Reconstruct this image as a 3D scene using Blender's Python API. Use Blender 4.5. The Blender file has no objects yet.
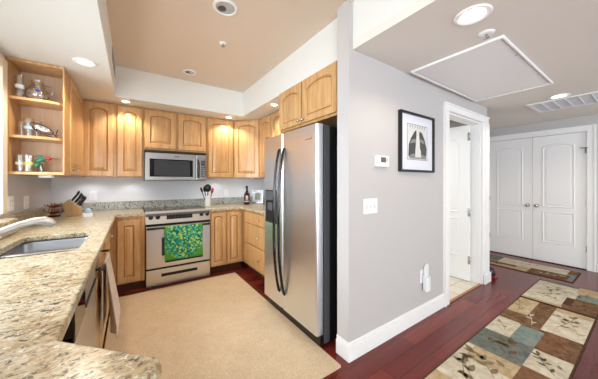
import bpy, bmesh, math, random
from math import pi, sin, cos, radians as R
from mathutils import Vector, Matrix
from mathutils.geometry import tessellate_polygon

random.seed(7)
S = bpy.context.scene
COL = S.collection

# ------------------------------------------------------------------ camera, world, light, exposure
cam_data = bpy.data.cameras.new('camera')
cam_data.sensor_width = 36.0
cam_data.lens = 245.0 / 598.0 * 36.0
cam_data.shift_y = -(189.5 - 181.5) / 598.0
cam_data.clip_start = 0.02
cam = bpy.data.objects.new('camera', cam_data)
COL.objects.link(cam)
cam.location = (0, 0, 1.29)
cam.rotation_euler = (pi / 2, 0, -R(34.4))
S.camera = cam

S.view_settings.view_transform = 'Standard'
S.view_settings.look = 'None'
S.view_settings.gamma = 1.0
S.view_settings.exposure = 0.48
S.view_settings.use_curve_mapping = False

world = bpy.data.worlds.new('daylight')
S.world = world
world.use_nodes = True
wb = world.node_tree.nodes['Background']
wb.inputs[0].default_value = (0.80, 0.90, 1.0, 1)
wb.inputs[1].default_value = 1.0


def area(name, loc, rot, sx, sy, power, col=(1, 1, 1), spread=180):
    l = bpy.data.lights.new(name, 'AREA')
    l.shape = 'RECTANGLE'
    l.size, l.size_y, l.energy, l.color = sx, sy, power, col
    l.spread = R(spread)
    o = bpy.data.objects.new(name, l)
    COL.objects.link(o)
    o.location, o.rotation_euler = loc, rot
    return o


DAY = (0.85, 0.94, 1.0)
# daylight through the living-room windows behind the camera and the window over the sink, plus an added hall window
area('window_daylight_rear', (-1.95, -3.66, 1.25), (R(90), 0, 0), 3.5, 2.2, 92, DAY)
area('window_ground_bounce_rear', (-1.95, -3.70, 0.9), (R(130), 0, 0), 3.5, 1.5, 100, (0.96, 0.99, 0.98))
area('window_daylight_side', (-4.06, -0.8, 1.35), (R(90), 0, R(-90)), 3.6, 2.0, 45, DAY)
area('window_ground_bounce_side', (-4.10, -0.8, 1.0), (R(130), 0, R(-90)), 3.6, 1.4, 62, (0.96, 0.99, 0.98))
area('added_daylight_hall', (3.7, -3.66, 1.3), (R(90), 0, 0), 1.9, 1.8, 20, DAY)  # added lamp brightening the hall through an invented window
area('added_bounce_hall', (3.7, -3.70, 0.9), (R(130), 0, 0), 1.9, 1.4, 50, (0.96, 0.99, 0.98))  # upward fill lamp added at the same invented window
area('window_ground_bounce_sink', (-0.96, 1.91, 1.30), (R(118), 0, R(-90)), 1.5, .5, 7, (0.96, 0.99, 0.98))
area('window_daylight_sink', (-0.95, 1.91, 1.62), (R(64), 0, R(-90)), 1.5, 1.0, 19, DAY, 130)


# ------------------------------------------------------------------ materials
def lin(c):
    c = c / 255.0
    return c / 12.92 if c <= 0.04045 else ((c + 0.055) / 1.055) ** 2.4


def rgb(r, g, b):
    return (lin(r), lin(g), lin(b), 1)


def mat(name, col, rough=0.5, metal=0.0, spec=None, emit=None, estr=0, trans=0, coat=0, alpha=None):
    m = bpy.data.materials.new(name)
    m.use_nodes = True
    b = m.node_tree.nodes['Principled BSDF']
    b.inputs['Base Color'].default_value = col
    b.inputs['Roughness'].default_value = rough
    b.inputs['Metallic'].default_value = metal
    if spec is not None:
        b.inputs['Specular IOR Level'].default_value = spec
    if emit:
        b.inputs['Emission Color'].default_value = emit
        b.inputs['Emission Strength'].default_value = estr
    if coat:
        b.inputs['Coat Weight'].default_value = coat
        b.inputs['Coat Roughness'].default_value = 0.12
    return m


def nd(m, t, **kw):
    n = m.node_tree.nodes.new(t)
    for k, v in kw.items():
        setattr(n, k, v)
    return n


def lk(m, a, b):
    m.node_tree.links.new(a, b)


def coords(m, scale=(1, 1, 1), rot=(0, 0, 0)):
    tc = nd(m, 'ShaderNodeTexCoord')
    mp = nd(m, 'ShaderNodeMapping')
    mp.inputs['Scale'].default_value = scale
    mp.inputs['Rotation'].default_value = rot
    lk(m, tc.outputs['Object'], mp.inputs['Vector'])
    return mp.outputs['Vector']


def noise(m, vec, scale, detail=4, rough=0.6, dist=0):
    n = nd(m, 'ShaderNodeTexNoise')
    n.inputs['Scale'].default_value = scale
    n.inputs['Detail'].default_value = detail
    n.inputs['Roughness'].default_value = rough
    n.inputs['Distortion'].default_value = dist
    lk(m, vec, n.inputs['Vector'])
    return n.outputs['Fac']


def ramp(m, fac, stops, interp='LINEAR'):
    r = nd(m, 'ShaderNodeValToRGB')
    r.color_ramp.interpolation = interp
    e = r.color_ramp.elements
    while len(e) < len(stops):
        e.new(0.5)
    for i, (p, c) in enumerate(stops):
        e[i].position = p
        e[i].color = c
    lk(m, fac, r.inputs['Fac'])
    return r.outputs['Color']


def mix(m, fac, a, b, blend='MIX'):
    n = nd(m, 'ShaderNodeMix', data_type='RGBA', blend_type=blend)
    for s, v in ((n.inputs[0], fac), (n.inputs[6], a), (n.inputs[7], b)):
        if hasattr(v, 'is_output'):
            lk(m, v, s)
        else:
            s.default_value = v
    return n.outputs[2]


def bsdf(m):
    return m.node_tree.nodes['Principled BSDF']


def bump(m, fac, strength, dist=0.01):
    n = nd(m, 'ShaderNodeBump')
    n.inputs['Strength'].default_value = strength
    n.inputs['Distance'].default_value = dist
    lk(m, fac, n.inputs['Height'])
    lk(m, n.outputs[0], bsdf(m).inputs['Normal'])


def wood(name, dark, light, scale=(26, 26, 2.2), rough=0.34, coat=0.25):
    m = mat(name, light, rough, coat=coat)
    v = coords(m, scale)
    f = noise(m, v, 1.0, 6, 0.62, 0.6)
    c = ramp(m, f, [(0.28, dark), (0.72, light)])
    v2 = coords(m, (2.5, 2.5, 1.2))
    f2 = noise(m, v2, 1.0, 3, 0.5)
    c2 = ramp(m, f2, [(0.3, (0.82, 0.80, 0.76, 1)), (0.7, (1, 1, 1, 1))])
    lk(m, mix(m, 1.0, c, c2, 'MULTIPLY'), bsdf(m).inputs['Base Color'])
    return m


def paint(name, col, rough=0.6):
    m = mat(name, col, rough, spec=0.3)
    v = coords(m, (1, 1, 1))
    bump(m, noise(m, v, 160, 3), 0.06, 0.002)
    return m


def granite():
    m = mat('granite', rgb(205, 185, 150), 0.28, coat=0.06)
    v = coords(m, (1, 1, 1))
    vs = coords(m, (1.0, 1.7, 1.4), (0, 0, R(35)))
    big = noise(m, vs, 9, 6, 0.62, 1.0)
    mid = noise(m, vs, 27, 6, 0.68, 0.6)
    fine = noise(m, v, 72, 4, 0.65)
    base = ramp(m, big, [(0.30, rgb(152, 124, 86)), (0.45, rgb(190, 174, 140)), (0.58, rgb(206, 198, 174)), (0.74, rgb(176, 170, 154))])
    brown = ramp(m, mid, [(0.50, (0, 0, 0, 1)), (0.62, (1, 1, 1, 1))])
    c = mix(m, brown, base, rgb(154, 126, 88))
    dk = ramp(m, mid, [(0.395, (1, 1, 1, 1)), (0.44, (0, 0, 0, 1))])
    c = mix(m, dk, c, rgb(78, 68, 58))
    fl = ramp(m, fine, [(0.58, (0, 0, 0, 1)), (0.65, (1, 1, 1, 1))])
    c = mix(m, fl, c, rgb(80, 68, 56))
    wl = ramp(m, fine, [(0.32, (1, 1, 1, 1)), (0.42, (0, 0, 0, 1))])
    c = mix(m, wl, c, rgb(228, 224, 212))
    lk(m, c, bsdf(m).inputs['Base Color'])
    return m


def granite_daylit():  # same granite as the counter, bluish daylight put into the colour
    m = mat('granite_splash_daylit', rgb(150, 150, 140), 0.2, coat=0.2)
    v = coords(m, (1, 1, 1))
    mid = noise(m, v, 45, 5, 0.7, 0.4)
    fine = noise(m, v, 120, 4, 0.65)
    c = ramp(m, mid, [(0.36, rgb(70, 70, 66)), (0.45, rgb(146, 150, 146)), (0.54, rgb(196, 198, 192)), (0.66, rgb(112, 104, 92))])
    fl = ramp(m, fine, [(0.58, (0, 0, 0, 1)), (0.66, (1, 1, 1, 1))])
    c = mix(m, fl, c, rgb(66, 62, 58))
    lk(m, c, bsdf(m).inputs['Base Color'])
    return m


def hardwood():
    m = mat('cherry_floor', rgb(105, 45, 35), 0.26, coat=0.12, spec=0.38)
    v = coords(m, (1, 1, 1))
    br = nd(m, 'ShaderNodeTexBrick')
    br.offset = 0.37
    br.inputs['Scale'].default_value = 1.0
    br.inputs['Brick Width'].default_value = 1.15
    br.inputs['Row Height'].default_value = 0.125
    br.inputs['Mortar Size'].default_value = 0.0016
    br.inputs['Mortar Smooth'].default_value = 0.3
    br.inputs['Bias'].default_value = 0.0
    br.inputs['Color1'].default_value = rgb(92, 30, 25)
    br.inputs['Color2'].default_value = rgb(132, 50, 39)
    br.inputs['Mortar'].default_value = rgb(48, 18, 15)
    lk(m, v, br.inputs['Vector'])
    g = noise(m, coords(m, (1.6, 34, 1)), 1.0, 5, 0.6, 0.4)
    gc = ramp(m, g, [(0.3, (0.78, 0.74, 0.72, 1)), (0.7, (1.08, 1.05, 1.03, 1))])
    lk(m, mix(m, 1.0, br.outputs['Color'], gc, 'MULTIPLY'), bsdf(m).inputs['Base Color'])
    return m


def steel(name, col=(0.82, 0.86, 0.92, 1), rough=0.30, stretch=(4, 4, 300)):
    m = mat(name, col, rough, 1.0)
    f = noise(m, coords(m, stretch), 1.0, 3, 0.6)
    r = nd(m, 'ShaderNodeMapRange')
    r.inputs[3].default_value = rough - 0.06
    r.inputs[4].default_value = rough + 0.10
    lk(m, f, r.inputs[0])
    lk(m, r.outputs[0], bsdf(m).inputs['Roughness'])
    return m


def textile(name, a, b, scale=260, rough=0.95, strength=0.5, d=0.004):
    m = mat(name, a, rough, spec=0.1)
    v = coords(m)
    f = noise(m, v, scale, 3, 0.7)
    f2 = noise(m, v, 7, 4, 0.6)
    c = ramp(m, f, [(0.3, a), (0.7, b)])
    c2 = ramp(m, f2, [(0.3, (0.90, 0.89, 0.87, 1)), (0.7, (1, 1, 1, 1))])
    lk(m, mix(m, 1.0, c, c2, 'MULTIPLY'), bsdf(m).inputs['Base Color'])
    bump(m, f, strength, d)
    return m


def rug_patch(name, a, b, scale=16):
    m = mat(name, a, 0.95, spec=0.1)
    v = coords(m)
    f = noise(m, v, scale, 5, 0.7, 0.8)
    c = ramp(m, f, [(0.38, a), (0.62, b)])
    lk(m, c, bsdf(m).inputs['Base Color'])
    bump(m, noise(m, v, 300, 2), 0.4, 0.003)
    return m


def clear(name, tint=(0.95, 0.98, 1, 1), gl=0.12, base=0.06):
    m = bpy.data.materials.new(name)
    m.use_nodes = True
    nt = m.node_tree
    nt.nodes.clear()
    out = nt.nodes.new('ShaderNodeOutputMaterial')
    tr = nt.nodes.new('ShaderNodeBsdfTransparent')
    tr.inputs[0].default_value = tint
    g = nt.nodes.new('ShaderNodeBsdfGlossy')
    g.inputs['Roughness'].default_value = 0.05
    lw = nt.nodes.new('ShaderNodeLayerWeight')
    lw.inputs[0].default_value = 0.35
    mr = nt.nodes.new('ShaderNodeMapRange')
    mr.inputs[3].default_value = base
    mr.inputs[4].default_value = base + gl * 4
    mx = nt.nodes.new('ShaderNodeMixShader')
    nt.links.new(lw.outputs['Facing'], mr.inputs[0])
    nt.links.new(mr.outputs[0], mx.inputs[0])
    nt.links.new(tr.outputs[0], mx.inputs[1])
    nt.links.new(g.outputs[0], mx.inputs[2])
    nt.links.new(mx.outputs[0], out.inputs[0])
    return m


def towel_print():
    m = mat('lemon_towel', rgb(70, 150, 60), 0.9, spec=0.1)
    v = coords(m)
    vo = nd(m, 'ShaderNodeTexVoronoi')
    vo.inputs['Scale'].default_value = 24
    lk(m, v, vo.inputs['Vector'])
    vo2 = nd(m, 'ShaderNodeTexVoronoi')
    vo2.inputs['Scale'].default_value = 62
    lk(m, v, vo2.inputs['Vector'])
    sp = nd(m, 'ShaderNodeSeparateXYZ')
    lk(m, v, sp.inputs[0])
    grn = rgb(80, 150, 58)
    leaf = ramp(m, vo2.outputs['Color'], [(0.30, rgb(40, 138, 110)), (0.46, rgb(120, 192, 172)), (0.60, rgb(24, 92, 78)), (0.72, rgb(92, 166, 66))], 'CONSTANT')
    # printed bouquet fades out to a plain green border (rounded shape)
    px = nd(m, 'ShaderNodeVectorMath', operation='LENGTH')
    mp = nd(m, 'ShaderNodeMapping')
    mp.inputs['Location'].default_value = (0, 0, -2.05)
    mp.inputs['Scale'].default_value = (3.9, 0, 3.6)
    lk(m, v, mp.inputs['Vector'])
    lk(m, mp.outputs[0], px.inputs[0])
    inside = ramp(m, px.outputs['Value'], [(0.80, (1, 1, 1, 1)), (0.96, (0, 0, 0, 1))])
    c = mix(m, inside, grn, leaf)
    lem = ramp(m, vo.outputs['Distance'], [(0.30, (1, 1, 1, 1)), (0.34, (0, 0, 0, 1))])
    pick = ramp(m, vo.outputs['Color'], [(0.0, (0, 0, 0, 1)), (0.42, (1, 1, 1, 1))], 'CONSTANT')
    lem = mix(m, 1.0, lem, pick, 'MULTIPLY')
    lem = mix(m, 1.0, lem, inside, 'MULTIPLY')
    c = mix(m, lem, c, rgb(186, 202, 74))
    lk(m, c, bsdf(m).inputs['Base Color'])
    return m


M = {}
M['maple'] = wood('maple', rgb(188, 140, 88), rgb(224, 184, 132))
M['maple_edge'] = wood('maple_edge', rgb(176, 126, 74), rgb(210, 166, 110))
M['birch'] = wood('birch', rgb(220, 186, 154), rgb(236, 206, 178), rough=0.5, coat=0)
M['toe'] = wood('toe_wood', rgb(70, 38, 22), rgb(96, 56, 32))
M['groove_shade'] = mat('groove_shade', rgb(150, 98, 52), 0.5)  # darker maple tone, shade of the panel recess put into the colour
M['wall'] = paint('wall_paint', rgb(196, 193, 193))
M['wall_k'] = paint('kitchen_wall_paint', rgb(224, 226, 230))
M['white'] = paint('white_paint', rgb(243, 243, 243), 0.45)
M['soffit'] = paint('soffit_paint', rgb(228, 229, 226))
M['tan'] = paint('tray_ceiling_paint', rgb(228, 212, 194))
M['hallceil'] = paint('hall_ceiling_paint', rgb(230, 225, 217))
M['floor'] = hardwood()
M['granite'] = granite()
M['splash'] = granite_daylit()
M['steel'] = steel('brushed_steel')
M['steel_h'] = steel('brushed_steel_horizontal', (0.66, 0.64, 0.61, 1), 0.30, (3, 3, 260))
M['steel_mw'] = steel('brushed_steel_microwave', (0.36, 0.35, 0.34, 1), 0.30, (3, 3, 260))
M['sinksteel'] = steel('sink_steel', (0.30, 0.31, 0.33, 1), 0.30, (60, 4, 60))
M['chrome'] = mat('satin_nickel', (0.62, 0.61, 0.58, 1), 0.25, 1.0)
M['nickel'] = mat('brushed_nickel', (0.74, 0.74, 0.73, 1), 0.36, 1.0)
M['black'] = mat('black_plastic', rgb(18, 18, 19), 0.32)
M['blackgloss'] = mat('black_glass', rgb(12, 12, 14), 0.06)
M['ovenglass'] = mat('oven_glass', rgb(52, 56, 62), 0.08, coat=0.5)
M['dgrey'] = mat('dark_grey_metal', rgb(92, 94, 98), 0.45, 0.3)
M['display'] = mat('display', rgb(40, 52, 60), 0.1)
M['rug'] = textile('beige_rug', rgb(196, 174, 142), rgb(232, 212, 184), 130, d=0.008)
M['rug_edge'] = textile('rug_binding', rgb(176, 146, 112), rgb(196, 168, 132), 300)
M['towel_tan'] = textile('tan_terry', rgb(200, 180, 160), rgb(224, 206, 188), 300)
M['towel_green'] = towel_print()
M['hem'] = textile('dark_hem', rgb(22, 44, 34), rgb(34, 62, 48), 300)
M['plastic'] = mat('white_plastic', rgb(238, 239, 242), 0.35)
M['ivory'] = mat('slot_grey', rgb(150, 150, 152), 0.5)
M['lens'] = mat('lit_lens', (1, 1, 1, 1), 0.4, emit=(1.0, 0.90, 0.74, 1), estr=6.0)
M['lens_off'] = mat('can_reflector', rgb(210, 218, 222), 0.25, 0.4)
M['glass'] = clear('clear_glass', (0.95, 0.97, 0.98, 1), 0.14, 0.26)
M['pane'] = clear('window_glass', (0.97, 0.99, 1, 1), 0.03, 0.02)
M['blue'] = mat('blue_glass', rgb(50, 80, 190), 0.2)
M['aqua'] = mat('pale_blue', rgb(168, 200, 228), 0.4)
M['green_fig'] = mat('green_enamel', rgb(38, 98, 70), 0.3)
M['red_fig'] = mat('red_enamel', rgb(158, 30, 44), 0.3)
M['yellow'] = mat('yellow_print', rgb(212, 206, 90), 0.5)
M['wire'] = mat('dark_wire', rgb(44, 44, 50), 0.4, 0.6)
M['copper'] = mat('copper_red', rgb(196, 104, 74), 0.32, 0.7)
M['copper_dark'] = mat('dark_copper', rgb(96, 40, 32), 0.4, 0.5)
M['block'] = wood('knife_block_wood', rgb(168, 124, 70), rgb(206, 164, 106))
M['knife'] = mat('knife_handle', rgb(14, 14, 15), 0.35)
M['ceramic'] = mat('white_ceramic', rgb(236, 236, 236), 0.25)
M['redplastic'] = mat('red_silicone', rgb(196, 24, 28), 0.4)
M['bottle'] = mat('dark_bottle_glass', rgb(36, 14, 12), 0.08, coat=0.5)
M['label'] = mat('cream_label', rgb(214, 196, 180), 0.6)
M['silver'] = mat('silver_frame', rgb(170, 172, 172), 0.3, 0.8)
M['paper'] = mat('white_mat_board', rgb(222, 224, 234), 0.7)
M['photo'] = rug_patch('grey_green_photo', rgb(120, 134, 120), rgb(186, 186, 172), 30)
M['artlight'] = mat('print_light', rgb(214, 214, 212), 0.7)
M['artgrey'] = mat('print_grey', rgb(134, 134, 134), 0.7)
M['artdark'] = mat('print_dark', rgb(74, 74, 74), 0.7)
M['frame'] = mat('black_frame', rgb(22, 22, 24), 0.35)
M['tile'] = mat('bath_tile', rgb(222, 212, 190), 0.35)
M['threshold'] = wood('threshold_wood', rgb(150, 92, 56), rgb(186, 124, 82), (3, 40, 40))
M['gap'] = mat('gap_black', rgb(10, 9, 9), 0.7)
M['slot'] = mat('slot_white', rgb(214, 214, 218), 0.5)
M['filter'] = mat('filter_grey', rgb(206, 207, 212), 0.8)
M['bathwall'] = paint('bath_wall_paint', rgb(236, 238, 232))


# ------------------------------------------------------------------ geometry helpers
class MB:
    """collects faces, links them as one mesh object"""

    def __init__(s):
        s.v, s.f, s.mi, s.sm = [], [], [], []

    def face(s, idx, mi=0, smooth=False):
        s.f.append(list(idx))
        s.mi.append(mi)
        s.sm.append(smooth)

    def box(s, x0, x1, y0, y1, z0, z1, mi=0, mtx=None):
        b = len(s.v)
        pts = [(x0, y0, z0), (x1, y0, z0), (x1, y1, z0), (x0, y1, z0), (x0, y0, z1), (x1, y0, z1), (x1, y1, z1), (x0, y1, z1)]
        if mtx:
            pts = [tuple(mtx @ Vector(p)) for p in pts]
        s.v += pts
        for q in ((0, 3, 2, 1), (4, 5, 6, 7), (0, 1, 5, 4), (1, 2, 6, 5), (2, 3, 7, 6), (3, 0, 4, 7)):
            s.face([b + i for i in q], mi)
        return s

    def prism(s, poly, z0, z1, holes=(), mi=0, mtx=None):
        """poly in XY (any winding), extruded along z"""
        loops = [list(poly)] + [list(h) for h in holes]

        def A(p):
            return sum(p[i][0] * p[(i + 1) % len(p)][1] - p[(i + 1) % len(p)][0] * p[i][1] for i in range(len(p)))
        if A(loops[0]) < 0:
            loops[0].reverse()
        for h in loops[1:]:
            if A(h) > 0:
                h.reverse()
        flat = [p for l in loops for p in l]
        tris = tessellate_polygon([[Vector((p[0], p[1], 0)) for p in l] for l in loops])
        b = len(s.v)
        n = len(flat)
        P = [(p[0], p[1], z0) for p in flat] + [(p[0], p[1], z1) for p in flat]
        if mtx:
            P = [tuple(mtx @ Vector(p)) for p in P]
        s.v += P
        for t in tris:
            a, c, d = (flat[i] for i in t)
            ar = (c[0] - a[0]) * (d[1] - a[1]) - (d[0] - a[0]) * (c[1] - a[1])
            t = list(t) if ar > 0 else list(t)[::-1]
            s.face([b + n + i for i in t], mi)
            s.face([b + i for i in t[::-1]], mi)
        k = 0
        for l in loops:
            m = len(l)
            for i in range(m):
                i0, i1 = b + k + i, b + k + (i + 1) % m
                s.face([i0, i1, i1 + n, i0 + n], mi)
            k += m
        return s

    def lathe(s, prof, c=(0, 0, 0), seg=24, mi=0, mtx=None, cap=True):
        b = len(s.v)
        for r, z in prof:
            for i in range(seg):
                a = 2 * pi * i / seg
                p = Vector((r * cos(a), r * sin(a), z))
                if mtx:
                    p = mtx @ p
                s.v.append((p.x + c[0], p.y + c[1], p.z + c[2]))
        for k in range(len(prof) - 1):
            for i in range(seg):
                j = (i + 1) % seg
                s.face([b + k * seg + i, b + k * seg + j, b + (k + 1) * seg + j, b + (k + 1) * seg + i], mi, True)
        if cap:
            if prof[0][0] > 1e-5:
                s.face([b + i for i in range(seg)][::-1], mi)
            if prof[-1][0] > 1e-5:
                s.face([b + (len(prof) - 1) * seg + i for i in range(seg)], mi)
        return s

    def tube(s, pts, r, seg=10, mi=0, cap=True):
        pts = [Vector(p) for p in pts]
        rs = r if isinstance(r, (list, tuple)) else [r] * len(pts)
        b = len(s.v)
        ref = None
        for k, p in enumerate(pts):
            t = (pts[min(k + 1, len(pts) - 1)] - pts[max(k - 1, 0)]).normalized()
            if ref is None:
                ref = Vector((0, 0, 1)) if abs(t.z) < 0.9 else Vector((1, 0, 0))
            u = t.cross(ref).normalized()
            w = u.cross(t).normalized()
            ref = w
            for i in range(seg):
                a = 2 * pi * i / seg
                s.v.append(tuple(p + (u * cos(a) + w * sin(a)) * rs[k]))
        for k in range(len(pts) - 1):
            for i in range(seg):
                j = (i + 1) % seg
                s.face([b + k * seg + i, b + (k + 1) * seg + i, b + (k + 1) * seg + j, b + k * seg + j], mi, True)
        if cap:
            s.face([b + i for i in range(seg)], mi)
            s.face([b + (len(pts) - 1) * seg + i for i in range(seg)][::-1], mi)
        return s

    def ball(s, c, r, mi=0, seg=14, sc=(1, 1, 1), mtx=None):
        n = seg // 2
        pr = [(max(1e-4, sin(pi * k / n)) * r, -cos(pi * k / n) * r) for k in range(n + 1)]
        m = (mtx or Matrix.Identity(4)) @ Matrix.Diagonal((*sc, 1))
        return s.lathe(pr, c, seg, mi, m, cap=False)

    def build(s, name, mats, parent=None, loc=None, bevel=0.0, segs=2, rotz=0.0):
        me = bpy.data.meshes.new(name)
        vs = s.v
        if parent is None and loc is None:
            xs, ys, zs = zip(*vs)
            loc = ((min(xs) + max(xs)) / 2, (min(ys) + max(ys)) / 2, min(zs))
        if parent is None:
            vs = [(x - loc[0], y - loc[1], z - loc[2]) for x, y, z in vs]
        me.from_pydata(vs, [], s.f)
        for p, mi, sm in zip(me.polygons, s.mi, s.sm):
            p.material_index = mi
            p.use_smooth = sm
        for m in (mats if isinstance(mats, (list, tuple)) else [mats]):
            me.materials.append(m)
        bm = bmesh.new()
        bm.from_mesh(me)
        bmesh.ops.recalc_face_normals(bm, faces=bm.faces[:])
        bm.to_mesh(me)
        bm.free()
        me.update()
        o = bpy.data.objects.new(name, me)
        COL.objects.link(o)
        if parent is not None:
            o.parent = parent
        else:
            o.location = loc
            o.rotation_euler.z = rotz
        if bevel:
            bv = o.modifiers.new('bevel', 'BEVEL')
            bv.width = bevel
            bv.segments = segs
            bv.limit_method = 'ANGLE'
            bv.angle_limit = R(40)
        return o


def tag(o, label=None, cat=None, group=None, kind=None):
    if label:
        o['label'] = label
    if cat:
        o['category'] = cat
    if group:
        o['group'] = group
    if kind:
        o['kind'] = kind
    return o


def thing(name, loc, label, cat, group=None, rz=0.0):
    o = bpy.data.objects.new(name, None)
    o.empty_display_size = 0.05
    COL.objects.link(o)
    o.location = loc
    o.rotation_euler.z = rz
    return tag(o, label, cat, group)


def struct(o):
    o['kind'] = 'structure'
    return o


def sbox(name, m, *b, bevel=0):
    return struct(MB().box(*b).build(name, m, bevel=bevel))


def copy_tree(o, parent=None):
    c = o.copy()
    COL.objects.link(c)
    if parent is not None:
        c.parent = parent
    for ch in list(o.children):
        copy_tree(ch, c)
    return c


# ------------------------------------------------------------------ the shell
XL, YB, XR = -0.79, 4.10, 2.00       # kitchen walls
YH = 1.25                            # hall side of the partition wall
ZS, ZT = 2.25, 2.60                  # soffit underside, tray ceiling
XE = 5.47                            # hall end wall

sbox('floor', M['floor'], -4.2, 5.6, -3.8, 4.2, -0.06, 0.0)
struct(MB().box(2.78, 3.605, YH + .015, 1.37, 0, .006).box(2.06, 3.70, 1.37, 3.2, 0.0, 0.006).build('floor_bathroom', M['tile']))
# tile joints are part of the tile material
t = M['tile']
brk = nd(t, 'ShaderNodeTexBrick')
brk.offset = 0
brk.inputs['Scale'].default_value = 1
brk.inputs['Brick Width'].default_value = 0.2
brk.inputs['Row Height'].default_value = 0.2
brk.inputs['Mortar Size'].default_value = 0.004
brk.inputs['Color1'].default_value = rgb(226, 220, 204)
brk.inputs['Color2'].default_value = rgb(216, 208, 190)
brk.inputs['Mortar'].default_value = rgb(160, 148, 128)
lk(t, coords(t), brk.inputs['Vector'])
lk(t, brk.outputs['Color'], bsdf(t).inputs['Base Color'])

# left wall with the window over the sink
wl = MB()
wl.box(XL - 0.14, XL, 2.72, YB + .12, 0, ZT + .1)
wl.box(XL - 0.14, XL, 0.47, 1.10, 0, ZT + .1)
wl.box(XL - 0.14, XL, 1.10, 2.72, 0, 1.03)
wl.box(XL - 0.14, XL, 1.10, 2.72, 2.15, ZT + .1)
struct(wl.build('wall_left', M['wall']))
sbox('wall_back', M['wall_k'], XL, XR + .12, YB, YB + .12, 0, ZT + .1)
sbox('wall_right', M['wall_k'], XR, XR + .06, YH + .12, YB, 0, ZT + .1)
# partition with the bathroom doorway
pw = MB()
pw.prism([(2.755, 0), (2.755, 2.03), (3.63, 2.03), (3.63, 0), (3.83, 0), (3.83, 2.25), (1.42, 2.25), (1.42, ZT), (1.29, ZT), (1.29, 0)], -YH - .12, -YH, mtx=Matrix.Rotation(R(90), 4, 'X'))
struct(pw.build('wall_partition', M['wall']))
sbox('wall_return', M['wall'], 3.70, 3.83, YH + .12, 3.2, 0, 2.55)
sbox('wall_bathroom', M['bathwall'], 2.06, 3.70, 3.2, 3.3, 0, 2.55)
sbox('wall_foyer', M['wall'], 3.83, XE + .12, 2.15, 2.27, 0, 2.55)
we = MB()
we.box(XE, XE + .12, 1.76, 2.15, 0, 2.55)
we.box(XE, XE + .12, -3.6, 0.57, 0, 2.55)
we.box(XE, XE + .12, 0.57, 1.76, 2.02, 2.55)
struct(we.build('wall_end', M['wall']))
sbox('wall_closet', M['wall'], XE + .12, XE + .16, 0.4, 1.9, 0, 2.55)
# living room behind the camera
wr = MB()
wr.box(-4.0, -3.7, -3.6, -3.48, 0, ZT + .1)
wr.box(-0.2, 2.75, -3.6, -3.48, 0, ZT + .1)
wr.box(4.65, XE, -3.6, -3.48, 0, ZT + .1)
wr.box(2.75, 4.65, -3.6, -3.48, 2.2, ZT + .1)
wr.box(2.75, 4.65, -3.6, -3.48, 0, .4)
wr.box(-3.7, -0.2, -3.6, -3.48, 2.35, ZT + .1)
wr.box(-3.7, -0.2, -3.6, -3.48, 0, 0.15)
struct(wr.build('wall_rear', M['wall']))
wd = MB()
wd.box(-4.0, -3.88, -3.48, -2.6, 0, ZT + .1)
wd.box(-4.0, -3.88, 1.0, YB, 0, ZT + .1)
wd.box(-4.0, -3.88, -2.6, 1.0, 2.35, ZT + .1)
wd.box(-4.0, -3.88, -2.6, 1.0, 0, 0.35)
struct(wd.build('wall_dining', M['wall']))
sbox('wall_dining_back', M['wall'], -3.88, XL - .14, 3.0, 3.1, 0, ZT + .1)

# ceilings: tray, soffits, hall
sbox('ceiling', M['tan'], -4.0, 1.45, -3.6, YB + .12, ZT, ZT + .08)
ms = MB()
ms.box(XL, -0.15, 0.47, YB, ZS, ZT)
struct(ms.build('ceiling_soffit_left', M['soffit']))
sbox('ceiling_soffit_back', M['soffit'], -0.15, 1.36, 3.45, YB, ZS, ZT)
sbox('ceiling_soffit_right', M['soffit'], 1.36, XR, YH + .12, YB, ZS, ZT)
hc = MB()
hc.box(1.33, XE, -3.48, YH, ZS, ZS + .06)
hc.box(3.83, XE, YH, 2.15, ZS, ZS + .06)
hc.box(2.06, 3.70, YH + .12, 3.2, ZS, ZS + .06)
struct(hc.build('ceiling_hall', M['hallceil']))
sbox('wall_bulkhead', M['soffit'], 1.33, 1.42, -3.48, YH, ZS + .06, ZT + .05)

# windows (frames + panes)
def window(name, cx, cy, w, h, z0, rz, mull):
    o = MB()
    f = 0.05
    o.box(-w / 2, w / 2, -.03, .03, 0, f).box(-w / 2, w / 2, -.03, .03, h - f, h)
    o.box(-w / 2, -w / 2 + f, -.03, .03, f, h - f).box(w / 2 - f, w / 2, -.03, .03, f, h - f)
    for k in range(1, mull):
        x = -w / 2 + w * k / mull
        o.box(x - .025, x + .025, -.03, .03, f, h - f)
    fr = o.build(name, M['white'], loc=(0, 0, 0))
    fr.location = (cx, cy, z0)
    fr.rotation_euler.z = rz
    struct(fr)
    MB().box(-w / 2 + f, w / 2 - f, -.003, .003, f, h - f).build('window_pane', M['pane'], parent=fr)
    return fr


window('window_1', XL - .08, 1.91, 1.62, 1.12, 1.03, R(90), 2)
window('window_2', -1.95, -3.54, 3.5, 2.2, 0.15, 0, 3)
window('window_added_hall', 3.7, -3.54, 1.9, 1.8, 0.4, 0, 2)  # unseen window added to brighten the hall
window('window_3', -3.94, -0.8, 3.6, 2.0, 0.35, R(90), 3)
# cream casing around the sink window
cs = MB()
cs.box(XL, XL + .016, 2.70, 2.785, 1.05, 2.2).box(XL, XL + .016, 1.03, 1.11, 1.05, 2.2).box(XL, XL + .016, 1.11, 2.70, 2.13, 2.2)
struct(cs.build('trim_1', mat('cream_trim', rgb(232, 218, 196), 0.5), bevel=.003))


# baseboards
def baseboard(name, x0, x1, y0, y1, h=0.115):
    o = MB()
    o.box(x0, x1, y0, y1, 0, h)
    return struct(o.build(name, M['white'], bevel=.005))


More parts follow.
